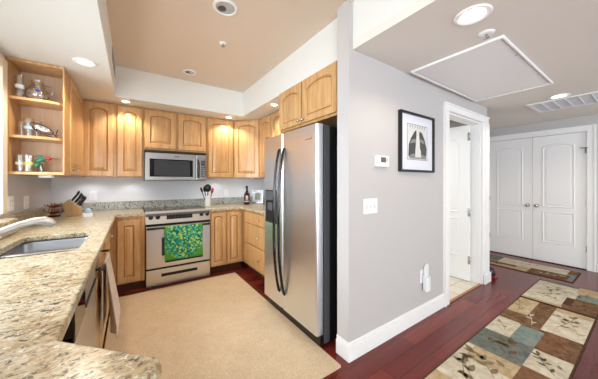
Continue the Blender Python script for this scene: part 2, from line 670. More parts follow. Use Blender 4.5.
bb = MB()
T = .016
bb.prism([(1.29 - T, YH + .12), (1.29 - T, YH - T), (2.66, YH - T), (2.66, YH), (1.29, YH), (1.29, YH + .12)], 0, .105)
T2 = .010
bb.prism([(1.29 - T2, YH + .12), (1.29 - T2, YH - T2), (2.66, YH - T2), (2.66, YH), (1.29, YH), (1.29, YH + .12)], .105, .135)
struct(bb.build('baseboard_partition', M['white'], bevel=.004))
baseboard('baseboard_end', XE - .016, XE, -3.4, .48)
baseboard('baseboard_return', 3.83, 3.846, 1.25, 2.15)

# bathroom doorway casing and jamb
ca = MB()
for (a, b) in ((2.66, 2.762), (3.632, 3.825)):
    ca.box(a, b, YH - .02, YH, 0, 2.035)
    ca.box(a + (.0 if a < 3 else .075), b - (.072 if a < 3 else 0), YH - .028, YH - .02, 0, 2.035)
ca.box(2.66, 3.825, YH - .02, YH, 2.035, 2.115)
ca.box(2.66, 3.825, YH - .028, YH - .02, 2.095, 2.115)
ca.box(2.755, 2.772, YH, YH + .12, 0, 2.03)
ca.box(3.615, 3.63, YH, YH + .12, 0, 2.03)
ca.box(2.772, 3.615, YH, YH + .12, 2.012, 2.03)
struct(ca.build('trim_2', M['white'], bevel=.003))
struct(MB().box(2.772, 3.615, YH - .014, YH + .014, 0, .010).build('trim_3', M['threshold'], bevel=.004))
struct(MB().box(3.64, 3.84, YH - .042, YH - .028, 0, .12).build('baseboard_corner', M['white'], bevel=.004))

# double-door casing
cd = MB()
cd.box(XE - .02, XE, .485, .575, 0, 2.02).box(XE - .02, XE, 1.755, 1.845, 0, 2.02).box(XE - .02, XE, .485, 1.845, 2.02, 2.11)
cd.box(XE - .028, XE - .02, .485, .51, 0, 2.09).box(XE - .028, XE - .02, 1.82, 1.845, 0, 2.09).box(XE - .028, XE - .02, .485, 1.845, 2.09, 2.11)
struct(cd.build('trim_4', M['white'], bevel=.003))


# ------------------------------------------------------------------ loop-built panelled doors
def contour(x0, x1, z0, z1, rise, n=14):
    """closed outline, counter-clockwise from bottom-left, arched top when rise > 0"""
    pts = [(x0, z0), (x1, z0)]
    for k in range(n + 1):
        t = k / n
        x = x1 + (x0 - x1) * t
        u = 2 * t - 1
        # flat shoulders and a raised centre
        s = max(0.0, 1 - abs(u) ** 2.2)
        pts.append((x, z1 - rise + rise * s))
    return pts


def outer_for(inner, x0, x1, z0, z1):
    n = len(inner) - 2
    pts = [(x0, z0), (x1, z0)]
    for k in range(n):
        t = k / (n - 1)
        pts.append((x1 + (x0 - x1) * t, z1))
    return pts


def strip(mb, loops, mi=0, fill=False):
    """loops: list of lists of (x,y,z) of equal length, quads between them"""
    b = len(mb.v)
    n = len(loops[0])
    for l in loops:
        mb.v += l
    for k in range(len(loops) - 1):
        for i in range(n):
            j = (i + 1) % n
            mb.face([b + k * n + i, b + k * n + j, b + (k + 1) * n + j, b + (k + 1) * n + i], mi[k] if isinstance(mi, (list, tuple)) else mi)
    if fill:
        mb.face([b + (len(loops) - 1) * n + i for i in range(n)], mi[-1] if isinstance(mi, (list, tuple)) else mi)
    return mb


def at(c, y):
    return [(x, y, z) for x, z in c]


def cabinet_door(parent, x0, x1, z0, z1, rise=.04, knob=None, y=-.021, rail=.055, name='door'):
    inn = contour(x0 + rail, x1 - rail, z0 + rail, z1 - rail, rise)
    inn2 = contour(x0 + rail + .008, x1 - rail - .008, z0 + rail + .008, z1 - rail - .008, rise)
    out = outer_for(inn, x0, x1, z0, z1)
    ob = outer_for(inn, x0 + .004, x1 - .004, z0 + .004, z1 - .004)
    d = strip(MB(), [at(out, 0), at(out, y + .005), at(ob, y), at(inn, y), at(inn2, y + .011)]).build(name, M['maple'], parent=parent)
    gw = min(.030, (x1 - x0 - 2 * rail) * .22)
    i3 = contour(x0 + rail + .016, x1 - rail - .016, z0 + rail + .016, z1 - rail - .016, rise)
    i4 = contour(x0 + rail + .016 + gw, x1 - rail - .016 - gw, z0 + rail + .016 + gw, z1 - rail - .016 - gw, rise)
    strip(MB(), [at(inn2, y + .011), at(i3, y + .011), at(i4, y + .002)], [1, 0, 0], True).build('door_panel', [M['maple'], M['groove_shade']], parent=d)
    if knob:
        k = MB().lathe([(.006, 0), (.006, .012), (.014, .018), (.015, .024), (.010, .029), (.001, .030)], seg=14,
                       mtx=Matrix.Translation((knob[0], y, knob[1])) @ Matrix.Rotation(R(90), 4, 'X'))
        k.build('knob', M['chrome'], parent=d)
    return d


def drawer_front(parent, x0, x1, z0, z1, y=-.021, name='drawer', knob=True):
    d = MB().box(x0, x1, y, 0, z0, z1).build(name, M['maple'], parent=parent, bevel=.006)
    if knob:
        cx, cz = (x0 + x1) / 2, (z0 + z1) / 2
        MB().lathe([(.006, 0), (.006, .012), (.014, .018), (.015, .024), (.010, .029), (.001, .030)], seg=14,
                   mtx=Matrix.Translation((cx, y, cz)) @ Matrix.Rotation(R(90), 4, 'X')).build('knob', M['chrome'], parent=d)
    return d


def cabinet(name, loc, rz, w, d, h, label, cat='cabinet', toe=False, poly=None, group=None):
    r = thing(name, loc, label, cat, group, rz)
    z0 = .10 if toe else 0
    c = MB()
    if poly:
        c.prism(poly, z0, h)
    else:
        c.box(0, w, 0, d, z0, h)
    c.build('carcass', M['maple_edge'], parent=r, bevel=.0015, segs=1)
    if toe:
        MB().box(0, w, .075, .10, 0, .10).build('toe_kick', M['toe'], parent=r)
    return r


def add_fill_puck(cab, lx, ly, power=2.2):  # unseen pucks added to brighten the wall below the cabinets
    MB().lathe([(.032, -.0005), (.032, -.010), (.026, -.013), (.001, -.013)], (lx, ly, 0), 20).build('added_under_light', M['plastic'], parent=cab)
    l = bpy.data.lights.new('lamp', 'SPOT')
    l.energy, l.color, l.spot_size, l.spot_blend, l.shadow_soft_size = power, (.94, .96, 1.0), R(160), .6, .03
    o_ = bpy.data.objects.new('lamp', l)
    COL.objects.link(o_)
    o_.parent = cab
    o_.location = (lx, ly, -.02)


G_UP, G_BASE = 'maple wall cabinets', 'maple base cabinets'
UP0 = 1.345
HU = ZS - UP0 - .002
YU = 3.767                # face of the back-wall uppers
under_list = []
# --- wall cabinets, back wall
c = cabinet('wall_cabinet', (-.47, YU, UP0), 0, .315, YB - YU - .003, HU, 'tall single-door maple wall cabinet in the left back corner, darker arched door', group=G_UP)
under_list.append((c, .05, .14))
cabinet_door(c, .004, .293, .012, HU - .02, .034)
c = cabinet('wall_cabinet', (-.153, YU, UP0), 0, .288, YB - YU - .003, HU, 'narrow single-door maple wall cabinet left of the microwave, under a ceiling spot', group=G_UP)
under_list.append((c, .144, .14))
cabinet_door(c, .012, .268, .012, HU - .02, .034)
c = cabinet('wall_cabinet', (.137, YU, 1.703), 0, .776, YB - YU - .003, ZS - 1.705, 'short two-door maple cabinet right above the microwave', group=G_UP)
hm = ZS - 1.705
cabinet_door(c, .010, .372, .03, hm - .025, .022)
cabinet_door(c, .404, .766, .03, hm - .025, .022)
c = cabinet('wall_cabinet', (.915, YU, UP0), 0, .425, YB - YU - .003, HU, 'single-door maple wall cabinet just right of the microwave', group=G_UP)
under_list.append((c, .21, .14))
cabinet_door(c, .025, .40, .012, HU - .02, .034)
# diagonal corner
s2 = math.sqrt(.5)
dl = .30 / s2
D = lambda X, Y: ((X - 1.342) * s2 - (Y - YU) * s2, (X - 1.342) * s2 + (Y - YU) * s2)
poly = [D(1.342, YU), D(1.642, YU - .30), D(XR - .003, YU - .30), D(XR - .003, YB - .003), D(1.342, YB - .003)]
c = cabinet('wall_cabinet', (1.342, YU, UP0), R(-45), dl, .3, HU, 'diagonal corner maple wall cabinet between back wall and refrigerator wall', poly=poly, group=G_UP)
under_list.append((c, .21, .25))
cabinet_door(c, .012, dl - .012, .012, HU - .02, .034)
# right wall run
c = cabinet('wall_cabinet', (1.642, YU - .302, UP0), R(-90), 1.145, XR - 1.642 - .003, HU, 'two-door maple wall cabinet on the right wall, partly hidden behind the refrigerator top', group=G_UP)
cabinet_door(c, .015, .375, .012, HU - .02, .034)
cabinet_door(c, .395, .755, .012, HU - .02, .034)
cabinet_door(c, .775, 1.135, .012, HU - .02, .034)
# over the fridge
c = cabinet('wall_cabinet', (1.34, 2.318, 1.815), R(-90), .925, XR - 1.34 - .003, ZS - 1.817, 'two-door maple cabinet right above the refrigerator, small nickel knobs', group=G_UP)
hf = ZS - 1.817
cabinet_door(c, .010, .415, .022, hf - .012, .035, knob=(.395, .05))
cabinet_door(c, .440, .905, .022, hf - .012, .035, knob=(.465, .05))
# left wall run
c = cabinet('wall_cabinet', (-.472, 3.075, UP0), R(90), YB - 3.075 - .003, .315, HU, 'maple wall cabinet on the left wall beside the open shelves, seen nearly edge-on', group=G_UP)
cabinet_door(c, -.06, .65, .012, HU - .02, .034, knob=(.0, .05))

# --- open end shelves
sh = thing('open_shelf', (XL, 2.80, UP0), 'open-fronted maple end shelf unit with two shelves at far left', 'shelf unit')
w = -.462 - XL
d = .273
MB().box(0, .016, 0, d, 0, HU).build('side_panel', M['maple_edge'], parent=sh)
MB().box(w - .009, w, 0, d, 0, HU).build('side_panel', M['maple_edge'], parent=sh)
MB().box(.016, w - .009, d - .012, d, 0, HU).build('back_panel', M['birch'], parent=sh)
MB().box(.016, w - .009, 0, d - .012, HU - .022, HU).build('top_board', M['maple'], parent=sh, bevel=.002)
MB().box(.016, w - .009, 0, d - .012, 0, .022).build('bottom_board', M['maple'], parent=sh, bevel=.002)
SHZ = [1.345 + .022, 1.653, 1.952]
for z in SHZ[1:]:
    n = 8
    # front edge tapers back to the right
    pl = [(.016, d - .012), (.016, .004)] + [(w - .009 - .14 + .14 * k / n, .004 + .05 * (k / n) ** 2) for k in range(n + 1)] + [(w - .009, d - .012)]
    MB().prism(pl, z - UP0 - .020, z - UP0).build('shelf', M['maple'], parent=sh, bevel=.002)

for cb_, lx_, ly_ in under_list:
    add_fill_puck(cb_, lx_, ly_)
# --- base cabinets
HB = .878
YF = 3.490
XF = -.190
c = cabinet('base_cabinet', (XF + .001, YF, 0), 0, .135 - XF - .001, YB - YF - .003, HB, 'maple base cabinet with one square-panelled door, left of the range', toe=True, group=G_BASE)
cabinet_door(c, .055, .275, .115, HB - .045, 0, name='door')
c = cabinet('base_cabinet', (.897, YF, 0), 0, 1.375 - .897, YB - YF - .003, HB, 'maple base cabinet with two narrow arched doors, right of the range', toe=True, group=G_BASE)
cabinet_door(c, .010, .222, .115, HB - .03, .018, rail=.042)
cabinet_door(c, .238, .45, .115, HB - .03, .018, rail=.042)
c = cabinet('base_cabinet', (1.376, YF - .001, 0), R(-90), YF - 2.392, XR - 1.376 - .003, HB, 'maple three-drawer base cabinet between corner and refrigerator', toe=True, group=G_BASE)
L = YF - 2.392
drawer_front(c, .12, L - .008, .715, HB - .018)
drawer_front(c, .12, L - .008, .43, .70)
drawer_front(c, .12, L - .008, .12, .415)
# left run (faces +X)
c = cabinet('base_cabinet', (XF, 2.56, 0), R(90), YB - 2.56 - .003, XF - XL - .003, HB, 'maple corner base cabinet at the far end of the sink run', toe=True, group=G_BASE)
drawer_front(c, .01, .50, .72, HB - .018)
cabinet_door(c, .01, .50, .115, .705, 0)
c = cabinet('base_cabinet', (XF, 1.74, 0), R(90), .818, .40, .62, 'maple sink base cabinet that the tan towel hangs on', toe=True, group=G_BASE)
MB().box(0, .818, 0, .02, .62, HB).build('false_front', M['maple'], parent=c, bevel=.003)
cabinet_door(c, .01, .40, .115, .70, 0)
cabinet_door(c, .418, .808, .115, .70, 0)
tb = MB()
tb.tube([(.10, 0, .775), (.10, -.052, .775), (.58, -.052, .775), (.58, 0, .775)], .007, 8)
tb.build('towel_bar', M['black'], parent=c)
c = cabinet('base_cabinet', (XF, .86, 0), R(90), .255, XF - XL - .003, HB, 'narrow maple filler cabinet between dishwasher and the angled counter end', toe=True, group=G_BASE)
# angled end under the bar
pe = MB()
pe.prism([(XF - .003, .855), (XF - .003, .78), (-.01, .625), (-.40, .20), (XL + .02, .58), (XL + .02, .855)], 0, HB)
tag(pe.build('end_cabinet', M['maple'], bevel=.002), 'maple cabinet under the angled counter end', 'cabinet')

# dishwasher
dw = thing('dishwasher', (XF, 1.12, 0), 'stainless dishwasher with black control strip under the sink counter', 'dishwasher', rz=R(90))
MB().box(.004, .612, 0, .56, .10, .874).build('tub', M['black'], parent=dw)
dd = MB().box(.006, .610, -.028, 0, .11, .76).build('door', M['steel_h'], parent=dw, bevel=.004)
MB().box(.245, .610, -.028, 0, .765, .872).build('upper_panel', M['steel_h'], parent=dw, bevel=.004)
MB().box(.006, .242, -.031, 0, .735, .872).build('control_panel', M['blackgloss'], parent=dw, bevel=.004)
MB().box(.25, .60, -.034, -.02, .752, .768).build('handle', M['black'], parent=dd, bevel=.003)
MB().box(.004, .612, .05, .08, 0, .10).build('toe_kick', M['black'], parent=dw)

# ------------------------------------------------------------------ countertops
ZC0, ZC1 = .879, .914
XC = -.145
ct = thing('countertop', (XC, 2.0, ZC0), 'L-shaped beige speckled granite countertop with angled bar end, sink set in', 'countertop')
o = Vector((XC, 2.0))
outer = [(XL + .002, YB - .002), (.135, YB - .002), (.135, 3.462), (XC, 3.462), (XC, .806), (.050, .604), (.056, .596), (.050, .588), (-.45, .090), (XL + .002, .46)]
SX0, SX1, SY0, SY1 = -.60, -.246, 1.80, 2.42


def rrect(x0, x1, y0, y1, r, n=5):
    pts = []
    for cx, cy, a0 in ((x1 - r, y1 - r, 0), (x0 + r, y1 - r, 90), (x0 + r, y0 + r, 180), (x1 - r, y0 + r, 270)):
        for k in range(n + 1):
            a = R(a0 + 90 * k / n)
            pts.append((cx + r * cos(a), cy + r * sin(a)))
    return pts


hole = rrect(SX0, SX1, SY0, SY1, .045)
sub = lambda P: [(x - o.x, y - o.y) for x, y in P]
MB().prism(sub(outer), 0, ZC1 - ZC0, [sub(hole)]).build('slab', M['granite'], parent=ct, bevel=.006)
bs = MB()
bs.prism(sub([(XL + .002, YB - .002), (.135, YB - .002), (.135, YB - .024), (XL + .002, YB - .024)]), .0355, .142)
bs.build('backsplash', M['splash'], parent=ct, bevel=.003)
MB().prism(sub([(XL + .002, YB - .0245), (XL + .024, YB - .0245), (XL + .024, 2.7205), (XL + .002, 2.7205)]), .0355, .142).build('side_splash', M['granite'], parent=ct, bevel=.003)
MB().prism(sub([(XL + .002, 1.05), (XL + .095, 1.05), (XL + .095, 2.70), (XL + .075, 2.72), (XL + .002, 2.72)]), .0355, .140).build('window_ledge', M['granite'], parent=ct, bevel=.01, segs=3)

ct2 = thing('countertop', (1.4, 3.8, ZC0), 'beige granite corner countertop between range and refrigerator', 'countertop')
o = Vector((1.4, 3.8))
MB().prism(sub([(.895, YB - .002), (XR - .002, YB - .002), (XR - .002, 2.39), (1.348, 2.39), (1.348, 3.44), (1.32, 3.462), (.895, 3.462)]), 0, ZC1 - ZC0).build('slab', M['granite'], parent=ct2, bevel=.006)
MB().prism(sub([(.895, YB - .002), (XR - .002, YB - .002), (XR - .002, 2.39), (XR - .024, 2.39), (XR - .024, YB - .024), (.895, YB - .024)]), .0355, .142).build('backsplash', M['splash'], parent=ct2, bevel=.003)

# backsplash strip behind the range
tag(MB().box(.136, .894, YB - .024, YB - .002, .80, 1.02).build('backsplash', M['splash'], bevel=.003), 'speckled granite backsplash strip behind the range, daylight grey put into its colour', 'backsplash')

# sink
sk = thing('sink', (-.423, 2.11, .68), 'double-bowl undermount stainless steel sink below the window', 'sink')
o = Vector((-.423, 2.11))


def bowl(y0, y1, depth):
    b = MB()
    x0, x1 = SX0 - .006, SX1 + .006
    L_ = [[(x - o.x, y - o.y, z - .68) for x, y in rrect(x0 + i, x1 - i, y0 + i, y1 - i, r)] for i, r, z in
          ((-.012, .06, .876), (0, .05, .876), (.004, .05, .86), (.012, .06, .876 - depth + .03), (.05, .05, .876 - depth), (.12, .02, .876 - depth))]
    strip(b, L_, 0, True)
    for i in range(len(b.sm)):
        b.sm[i] = True
    q = b.build('bowl', M['sinksteel'], parent=sk)
    so = q.modifiers.new('solid', 'SOLIDIFY')
    so.thickness = .002
    so.offset = -1
    MB().lathe([(.04, 0), (.042, .004), (.03, .006), (.001, .002)], ((x0 + x1) / 2 - o.x, (y0 + y1) / 2 - o.y, .876 - depth - .68), 18).build('drain', M['chrome'], parent=q)


bowl(2.07, SY1 + .006, .19)
bowl(SY0 - .006, 2.03, .19)
MB().box(SX0 - o.x, SX1 - o.x, 2.026 - o.y, 2.074 - o.y, .18, .197).build('divider', M['chrome'], parent=sk, bevel=.006)

# faucet
fa = thing('faucet', (-.70, 1.95, ZC1), 'brushed nickel pull-out faucet with low arched spout over the sink', 'faucet')
MB().lathe([(.032, 0), (.032, .012), (.026, .02), (.025, .075), (.001, .08)], seg=20).build('base', M['nickel'], parent=fa)
P = [(.0, .0, .045), (.05, .045, .070), (.10, .09, .095), (.16, .143, .122), (.21, .187, .134), (.245, .218, .132), (.272, .242, .115), (.283, .252, .098)]
sp = MB().tube(P, [.021, .019, .018, .019, .023, .026, .026, .020], 14).build('spout', M['nickel'], parent=fa)
MB().tube([(.083, .074, .087), (.093, .083, .092)], .0205, 14).build('joint_ring', M['dgrey'], parent=sp)
MB().tube([(.095, .082, .078), (.108, .094, .056)], [.010, .007], 10).build('lever', M['nickel'], parent=sp)

# ------------------------------------------------------------------ range
rg = thing('range', (.14, 3.467, 0), 'stainless slide-in electric range with black glass cooktop on the back wall', 'range')
W = .752
MB().box(.004, W - .004, .0, .60, .0, .895).build('body', M['dgrey'], parent=rg)
MB().box(0, W, .045, .604, .895, .918).build('cooktop', M['blackgloss'], parent=rg, bevel=.004)
# slanted control panel
pn = MB()
pm = Matrix(((0, 0, 1, 0), (1, 0, 0, 0), (0, 1, 0, 0), (0, 0, 0, 1)))
pn.prism([(-.030, .772), (.04, .772), (.06, .921), (.035, .925), (.022, .922)], 0, W, mtx=pm)
cp = pn.build('control_panel', M['steel_h'], parent=rg, bevel=.003)
sl = Matrix.Translation((0, -.0305, .772)) @ Matrix.Rotation(-math.atan2(.052, .15), 4, 'X')
MB().box(.225, .525, -.004, .006, .048, .130, mtx=sl).build('display', M['blackgloss'], parent=cp)
MB().box(.345, .415, -.0055, -.003, .090, .114, mtx=sl).build('clock', M['display'], parent=cp)
for r_ in range(2):
    for q in range(8):
        if not (3 <= q <= 4 and r_ == 1):
            MB().box(.240 + q * .036, .252 + q * .036, -.0055, -.003, .068 + r_ * .030, .074 + r_ * .030, mtx=sl).build('button', M['dgrey'], parent=cp)
for kx in (.055, .13, .64, .715):
    MB().lathe([(.026, 0), (.026, .006), (.021, .010), (.019, .030), (.001, .031)], seg=18, mtx=sl @ Matrix.Translation((kx, 0, .082)) @ Matrix.Rotation(R(90), 4, 'X')).build('knob', M['black'], parent=cp)
MB().box(.006, W - .006, -.014, .01, .742, .772).build('vent_gap', M['gap'], parent=rg)
dr = MB().box(.004, W - .004, -.028, 0, .232, .742).build('oven_door', M['steel_h'], parent=rg, bevel=.008)
MB().box(.168, .600, -.0295, -.02, .375, .600).build('oven_window', M['ovenglass'], parent=dr, bevel=.004)
MB().tube([(.02, -.028, .722), (.02, -.068, .722), (W - .02, -.068, .722), (W - .02, -.028, .722)], .013, 12).build('handle', M['black'], parent=dr)
MB().box(.01, W - .01, -.01, .01, .212, .232).build('seam', M['gap'], parent=rg)
dd = MB().box(.004, W - .004, -.026, 0, .015, .212).build('storage_drawer', M['steel_h'], parent=rg, bevel=.008)
MB().box(.165, .585, -.0275, -.018, .118, .156).build('drawer_pull', M['gap'], parent=dd, bevel=.003)
for (bx, by, br) in ((.19, .17, .10), (.56, .17, .08), (.19, .44, .08), (.56, .44, .10)):
    MB().lathe([(br - .003, .9183), (br + .003, .9183)], (bx, by + .02, 0), 32, cap=False).build('burner_mark', M['ivory'], parent=rg)

# lemon towel over the oven handle
tw = MB()
nx, prof = 24, []
ph = 3.467 - .068
for z in [.318 + .404 * k / 22 for k in range(23)]:
    prof.append((-.0165, z))
for k in range(1, 8):
    a = pi * k / 8
    prof.append((-.0165 * cos(a), .722 + .0165 * sin(a)))
for z in [.722 - .10 * k / 4 for k in range(5)]:
    prof.append((.0165, z))
X0, X1 = .338, .780
rows = []
for k, (yy, z) in enumerate(prof):
    row = []
    for i in range(nx + 1):
        t_ = i / nx
        wv = .0035 * sin(t_ * 19 + 1.3) * max(0, (.72 - z)) / .4 * (1 if yy < 0 else 0)
        row.append(((X0 + (X1 - X0) * t_) + .004 * sin(z * 9), ph + yy - abs(wv), z))
    rows.append(row)
for row in rows:
    tw.v += row
for k in range(len(rows) - 1):
    for i in range(nx):
        a = k * (nx + 1) + i
        tw.face([a, a + 1, a + nx + 2, a + nx + 1], 0, True)
two = tw.build('dish_towel', M['towel_green'], loc=((X0 + X1) / 2, ph, 0.0))
so = two.modifiers.new('solid', 'SOLIDIFY')
so.thickness = .003
tag(two, 'green tea towel printed with lemons and leaves, hung on the range handle', 'towel')
hm_ = MB().box(X0 - .559 + .002, X1 - .559 - .002, -.0235, -.0185, .302, .320).build('hem', M['hem'], parent=two, bevel=.002)

# ------------------------------------------------------------------ microwave
mw = thing('microwave', (.142, 3.70, 1.303), 'stainless over-the-range microwave under the short cabinet', 'microwave')
W = .756
MB().box(0, W, .02, .395, 0, .398).build('body', M['dgrey'], parent=mw)
MB().box(0, W, -.004, .03, .368, .398).build('vent_grille', M['black'], parent=mw, bevel=.003)
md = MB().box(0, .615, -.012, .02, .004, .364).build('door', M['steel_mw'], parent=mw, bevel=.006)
MB().box(.052, .575, -.0135, -.005, .050, .285).build('window', M['blackgloss'], parent=md, bevel=.004)
MB().box(.105, .535, -.0145, -.012, .066, .268).build('screen', M['ovenglass'], parent=md, bevel=.002)
pts = [(.645, -.012, .045), (.645, -.040, .06), (.645, -.050, .11), (.645, -.052, .17), (.645, -.050, .23), (.645, -.040, .28), (.645, -.012, .295)]
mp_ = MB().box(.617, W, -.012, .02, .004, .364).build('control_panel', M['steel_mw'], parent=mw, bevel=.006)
MB().tube(pts, .012, 10).build('handle', M['black'], parent=md)
MB().box(.680, .744, -.0145, -.005, .052, .285).build('keypad', M['blackgloss'], parent=mp_, bevel=.003)
kb = MB()
for a in range(3):
    for b in range(6):
        kb.box(.687 + a * .019, .699 + a * .019, -.016, -.014, .062 + b * .027, .074 + b * .027)
kb.build('keypad_button', M['ivory'], parent=mp_)
MB().box(.687, .737, -.016, -.014, .245, .270).build('clock', M['display'], parent=mp_)
MB().box(.34, .40, -.0135, -.011, .318, .330).build('badge', M['dgrey'], parent=md)

# ------------------------------------------------------------------ refrigerator
XFr = 1.17
fr = thing('refrigerator', (XFr, 1.465, 0), 'tall stainless side-by-side refrigerator with black handles and dispenser', 'refrigerator')
WF = .905
MB().box(.13, .80, .004, WF - .004, .02, 1.732).build('body_shaded', M['black'], parent=fr, bevel=.004)  # black puts the deep shade of the side gap into the colour
MB().box(.075, .13, .002, WF - .002, .02, 1.735).build('body_lit_front', M['dgrey'], parent=fr, bevel=.003)  # grey colour stands for the lit front part of the same side
MB().box(.060, .075, .006, WF - .006, .09, 1.735).build('gasket', M['gap'], parent=fr)
MB().box(.035, .075, .006, WF - .006, .015, .095).build('toe_grille', M['black'], parent=fr, bevel=.004)
SPL = 1.985 - 1.465


def fdoor(y0, y1, name, near):
    p = []
    # plan outline with softened vertical edges
    r = .018
    pl = []
    for k in range(7):
        a = R(180 + 90 * k / 6)
        pl.append((r + r * cos(a), y0 + r + r * sin(a)))
    pl += [(.060, y0), (.060, y1)]
    for k in range(7):
        a = R(90 + 90 * k / 6)
        pl.append((r + r * cos(a), y1 - r + r * sin(a)))
    q = MB().prism(pl, .100, 1.738)
    return q.build(name, M['steel'], parent=fr)


d1 = fdoor(0.0, SPL - .003, 'refrigerator_door', True)
d2 = fdoor(SPL + .003, WF, 'freezer_door', False)


def handle(y, parent):
    pts = []
    for k in range(15):
        t_ = k / 14
        z = .26 + (1.58 - .26) * t_
        pts.append((-.012 - .052 * (1 - abs(2 * t_ - 1) ** 3.0), y, z))
    pts = [(.0, y, .245)] + pts + [(.0, y, 1.595)]
    MB().tube(pts, [.013] + [.0125] * 15 + [.013], 12).build('handle', M['blackgloss'], parent=parent)


handle(SPL - .042, d1)
handle(SPL + .048, d2)
ds = MB().box(-.005, .03, .625, .865, .872, 1.205).build('dispenser', M['black'], parent=d2, bevel=.004)
MB().box(-.0065, .0, .64, .85, 1.10, 1.19).build('control_strip', M['dgrey'], parent=ds, bevel=.002)
MB().box(-.0065, -.003, .65, .84, .90, 1.07).build('dispenser_cavity', M['gap'], parent=ds, bevel=.002)
MB().box(-.016, -.005, .70, .79, 1.00, 1.075).build('dispenser_lever', M['dgrey'], parent=ds, bevel=.004)
MB().box(.005, .09, .03, .09, 1.738, 1.752).build('hinge_cap', M['black'], parent=fr, bevel=.004)
MB().box(.005, .09, WF - .09, WF - .03, 1.738, 1.752).build('hinge_cap', M['black'], parent=fr, bevel=.004)
MB().box(-.0018, .002, .06, .15, 1.625, 1.637).build('badge', M['chrome'], parent=d1)

# ------------------------------------------------------------------ bathroom door and double doors
def panel_door(name, w, h, mats, arch_top=True, th=.036, knob_x=None, both=False):
    """local x 0..w, front faces -Y"""
    d = MB()
    d.box(0, w, 0, th, 0, h)
    o = d.build(name, M['white'], loc=(0, 0, 0), bevel=.002, segs=1)
    for (z0, z1, rise) in ((.30, .80, 0), (.87, h - .13, .045 if arch_top else 0)):
        m_ = .115
        a = contour(m_, w - m_, z0, z1, rise)
        b = contour(m_ + .012, w - m_ - .012, z0 + .012, z1 - .012, rise)
        c_ = contour(m_ + .024, w - m_ - .024, z0 + .024, z1 - .024, rise)
        e = contour(m_ + .055, w - m_ - .055, z0 + .055, z1 - .055, rise)
        for sgn in ((1, -1) if both else (1,)):
            yy = lambda v: v if sgn == 1 else th - v
            strip(MB(), [at(a, yy(0.0)), at(a, yy(-.004)), at(b, yy(-.010)), at(c_, yy(-.0015)), at(e, yy(-.006))], 0, True).build('panel_molding', M['white'], parent=o)
    return o


bd = panel_door('door_1', .80, 2.0, None, th=.036, both=True)
bd.location = (3.562, 2.155, .014)
bd.rotation_euler.z = R(-90)
struct(bd)
for z in (.22, .83, 1.80):
    h_ = MB().box(.785, .812, -.006, .010, z, z + .10)
    h_.tube([(.806, -.004, z), (.806, -.004, z + .10)], .007, 8)
    h_.build('hinge', M['chrome'], parent=bd)
MB().ball((.06, -.06, .95), .028).tube([(.06, 0, .95), (.06, -.05, .95)], .012, 10).build('door_knob', M['chrome'], parent=bd)

for nm, y0, kx in (('door_2', 1.755, .535), ('door_3', 1.163, .055)):
    q = panel_door(nm, .588, 2.005, None)
    q.location = (XE + .005, y0, .012)
    q.rotation_euler.z = R(-90)
    struct(q)
    kn = MB()
    kn.lathe([(.030, 0), (.030, .006), (.012, .010), (.010, .035), (.022, .042), (.027, .055), (.020, .066), (.001, .069)], seg=18, mtx=Matrix.Translation((kx, 0, .885)) @ Matrix.Rotation(R(90), 4, 'X'))
    kn.build('door_handle', M['chrome'], parent=q)
    hx = .0 if nm == 'door_2' else .580
    for z in (.25, .93, 1.72):
        MB().box(hx - .002, hx + .016, -.008, .01, z, z + .085).build('hinge', M['chrome'], parent=q)
    if nm == 'door_3':
        MB().box(.525, .60, -.030, -.022, 1.765, 1.775).box(.575, .585, -.030, -.005, 1.69, 1.775).build('door_catch', M['dgrey'], parent=q)
struct(MB().box(XE + .0, XE + .10, .575, 1.757, 0, .010).build('trim_5', M['gap']))

# ------------------------------------------------------------------ rugs
def flat_rug(name, x0, x1, y0, y1, h, label, mats):
    o_ = MB().box(x0, x1, y0, y1, 0.001, h)
    return o_


ru = MB().prism(rrect(-.170, 1.205, 1.235, 3.357, .012, 3), .001, .011)
rk = ru.build('area_rug', M['rug'], bevel=.003)
tag(rk, 'large plain beige rug on the kitchen floor in front of the range', 'rug')

RM = [rug_patch('rug_cream', rgb(188, 176, 152), rgb(216, 206, 186), 14), rug_patch('rug_tan', rgb(172, 148, 112), rgb(196, 176, 140), 12),
      rug_patch('rug_brown', rgb(92, 66, 46), rgb(134, 104, 76), 20), rug_patch('rug_rust', rgb(102, 68, 48), rgb(136, 100, 74), 14),
      rug_patch('rug_teal', rgb(112, 126, 122), rgb(140, 148, 138), 18), rug_patch('rug_slate', rgb(98, 102, 96), rgb(126, 126, 116), 16),
      rug_patch('rug_olive_leaf', rgb(124, 110, 82), rgb(146, 130, 100), 30), rug_patch('rug_dark_leaf', rgb(96, 82, 62), rgb(116, 100, 76), 30),
      rug_patch('rug_border', rgb(70, 50, 38), rgb(92, 68, 50), 30)]


def leaf(mb, x, y, a, l, w, z, mi):
    n = 6
    top = [(l * k / n, w * sin(pi * (k / n) ** .8)) for k in range(n + 1)]
    bot = [(l * k / n, -w * sin(pi * (k / n) ** .8)) for k in range(1, n)][::-1]
    b = len(mb.v)
    for px, py in top + bot:
        mb.v.append((x + px * cos(a) - py * sin(a), y + px * sin(a) + py * cos(a), z))
    mb.face(list(range(b, b + len(top) + len(bot))), mi)


def stem(mb, x, y, a, l, z, mi, w=.003, curl=.6):
    n = 8
    b = len(mb.v)
    px, py, aa = x, y, a
    for k in range(n + 1):
        mb.v.append((px - sin(aa) * w, py + cos(aa) * w, z))
        mb.v.append((px + sin(aa) * w, py - cos(aa) * w, z))
        px += cos(aa) * l / n
        py += sin(aa) * l / n
        aa += curl / n
    for k in range(n):
        mb.face([b + 2 * k, b + 2 * k + 1, b + 2 * k + 3, b + 2 * k + 2], mi)


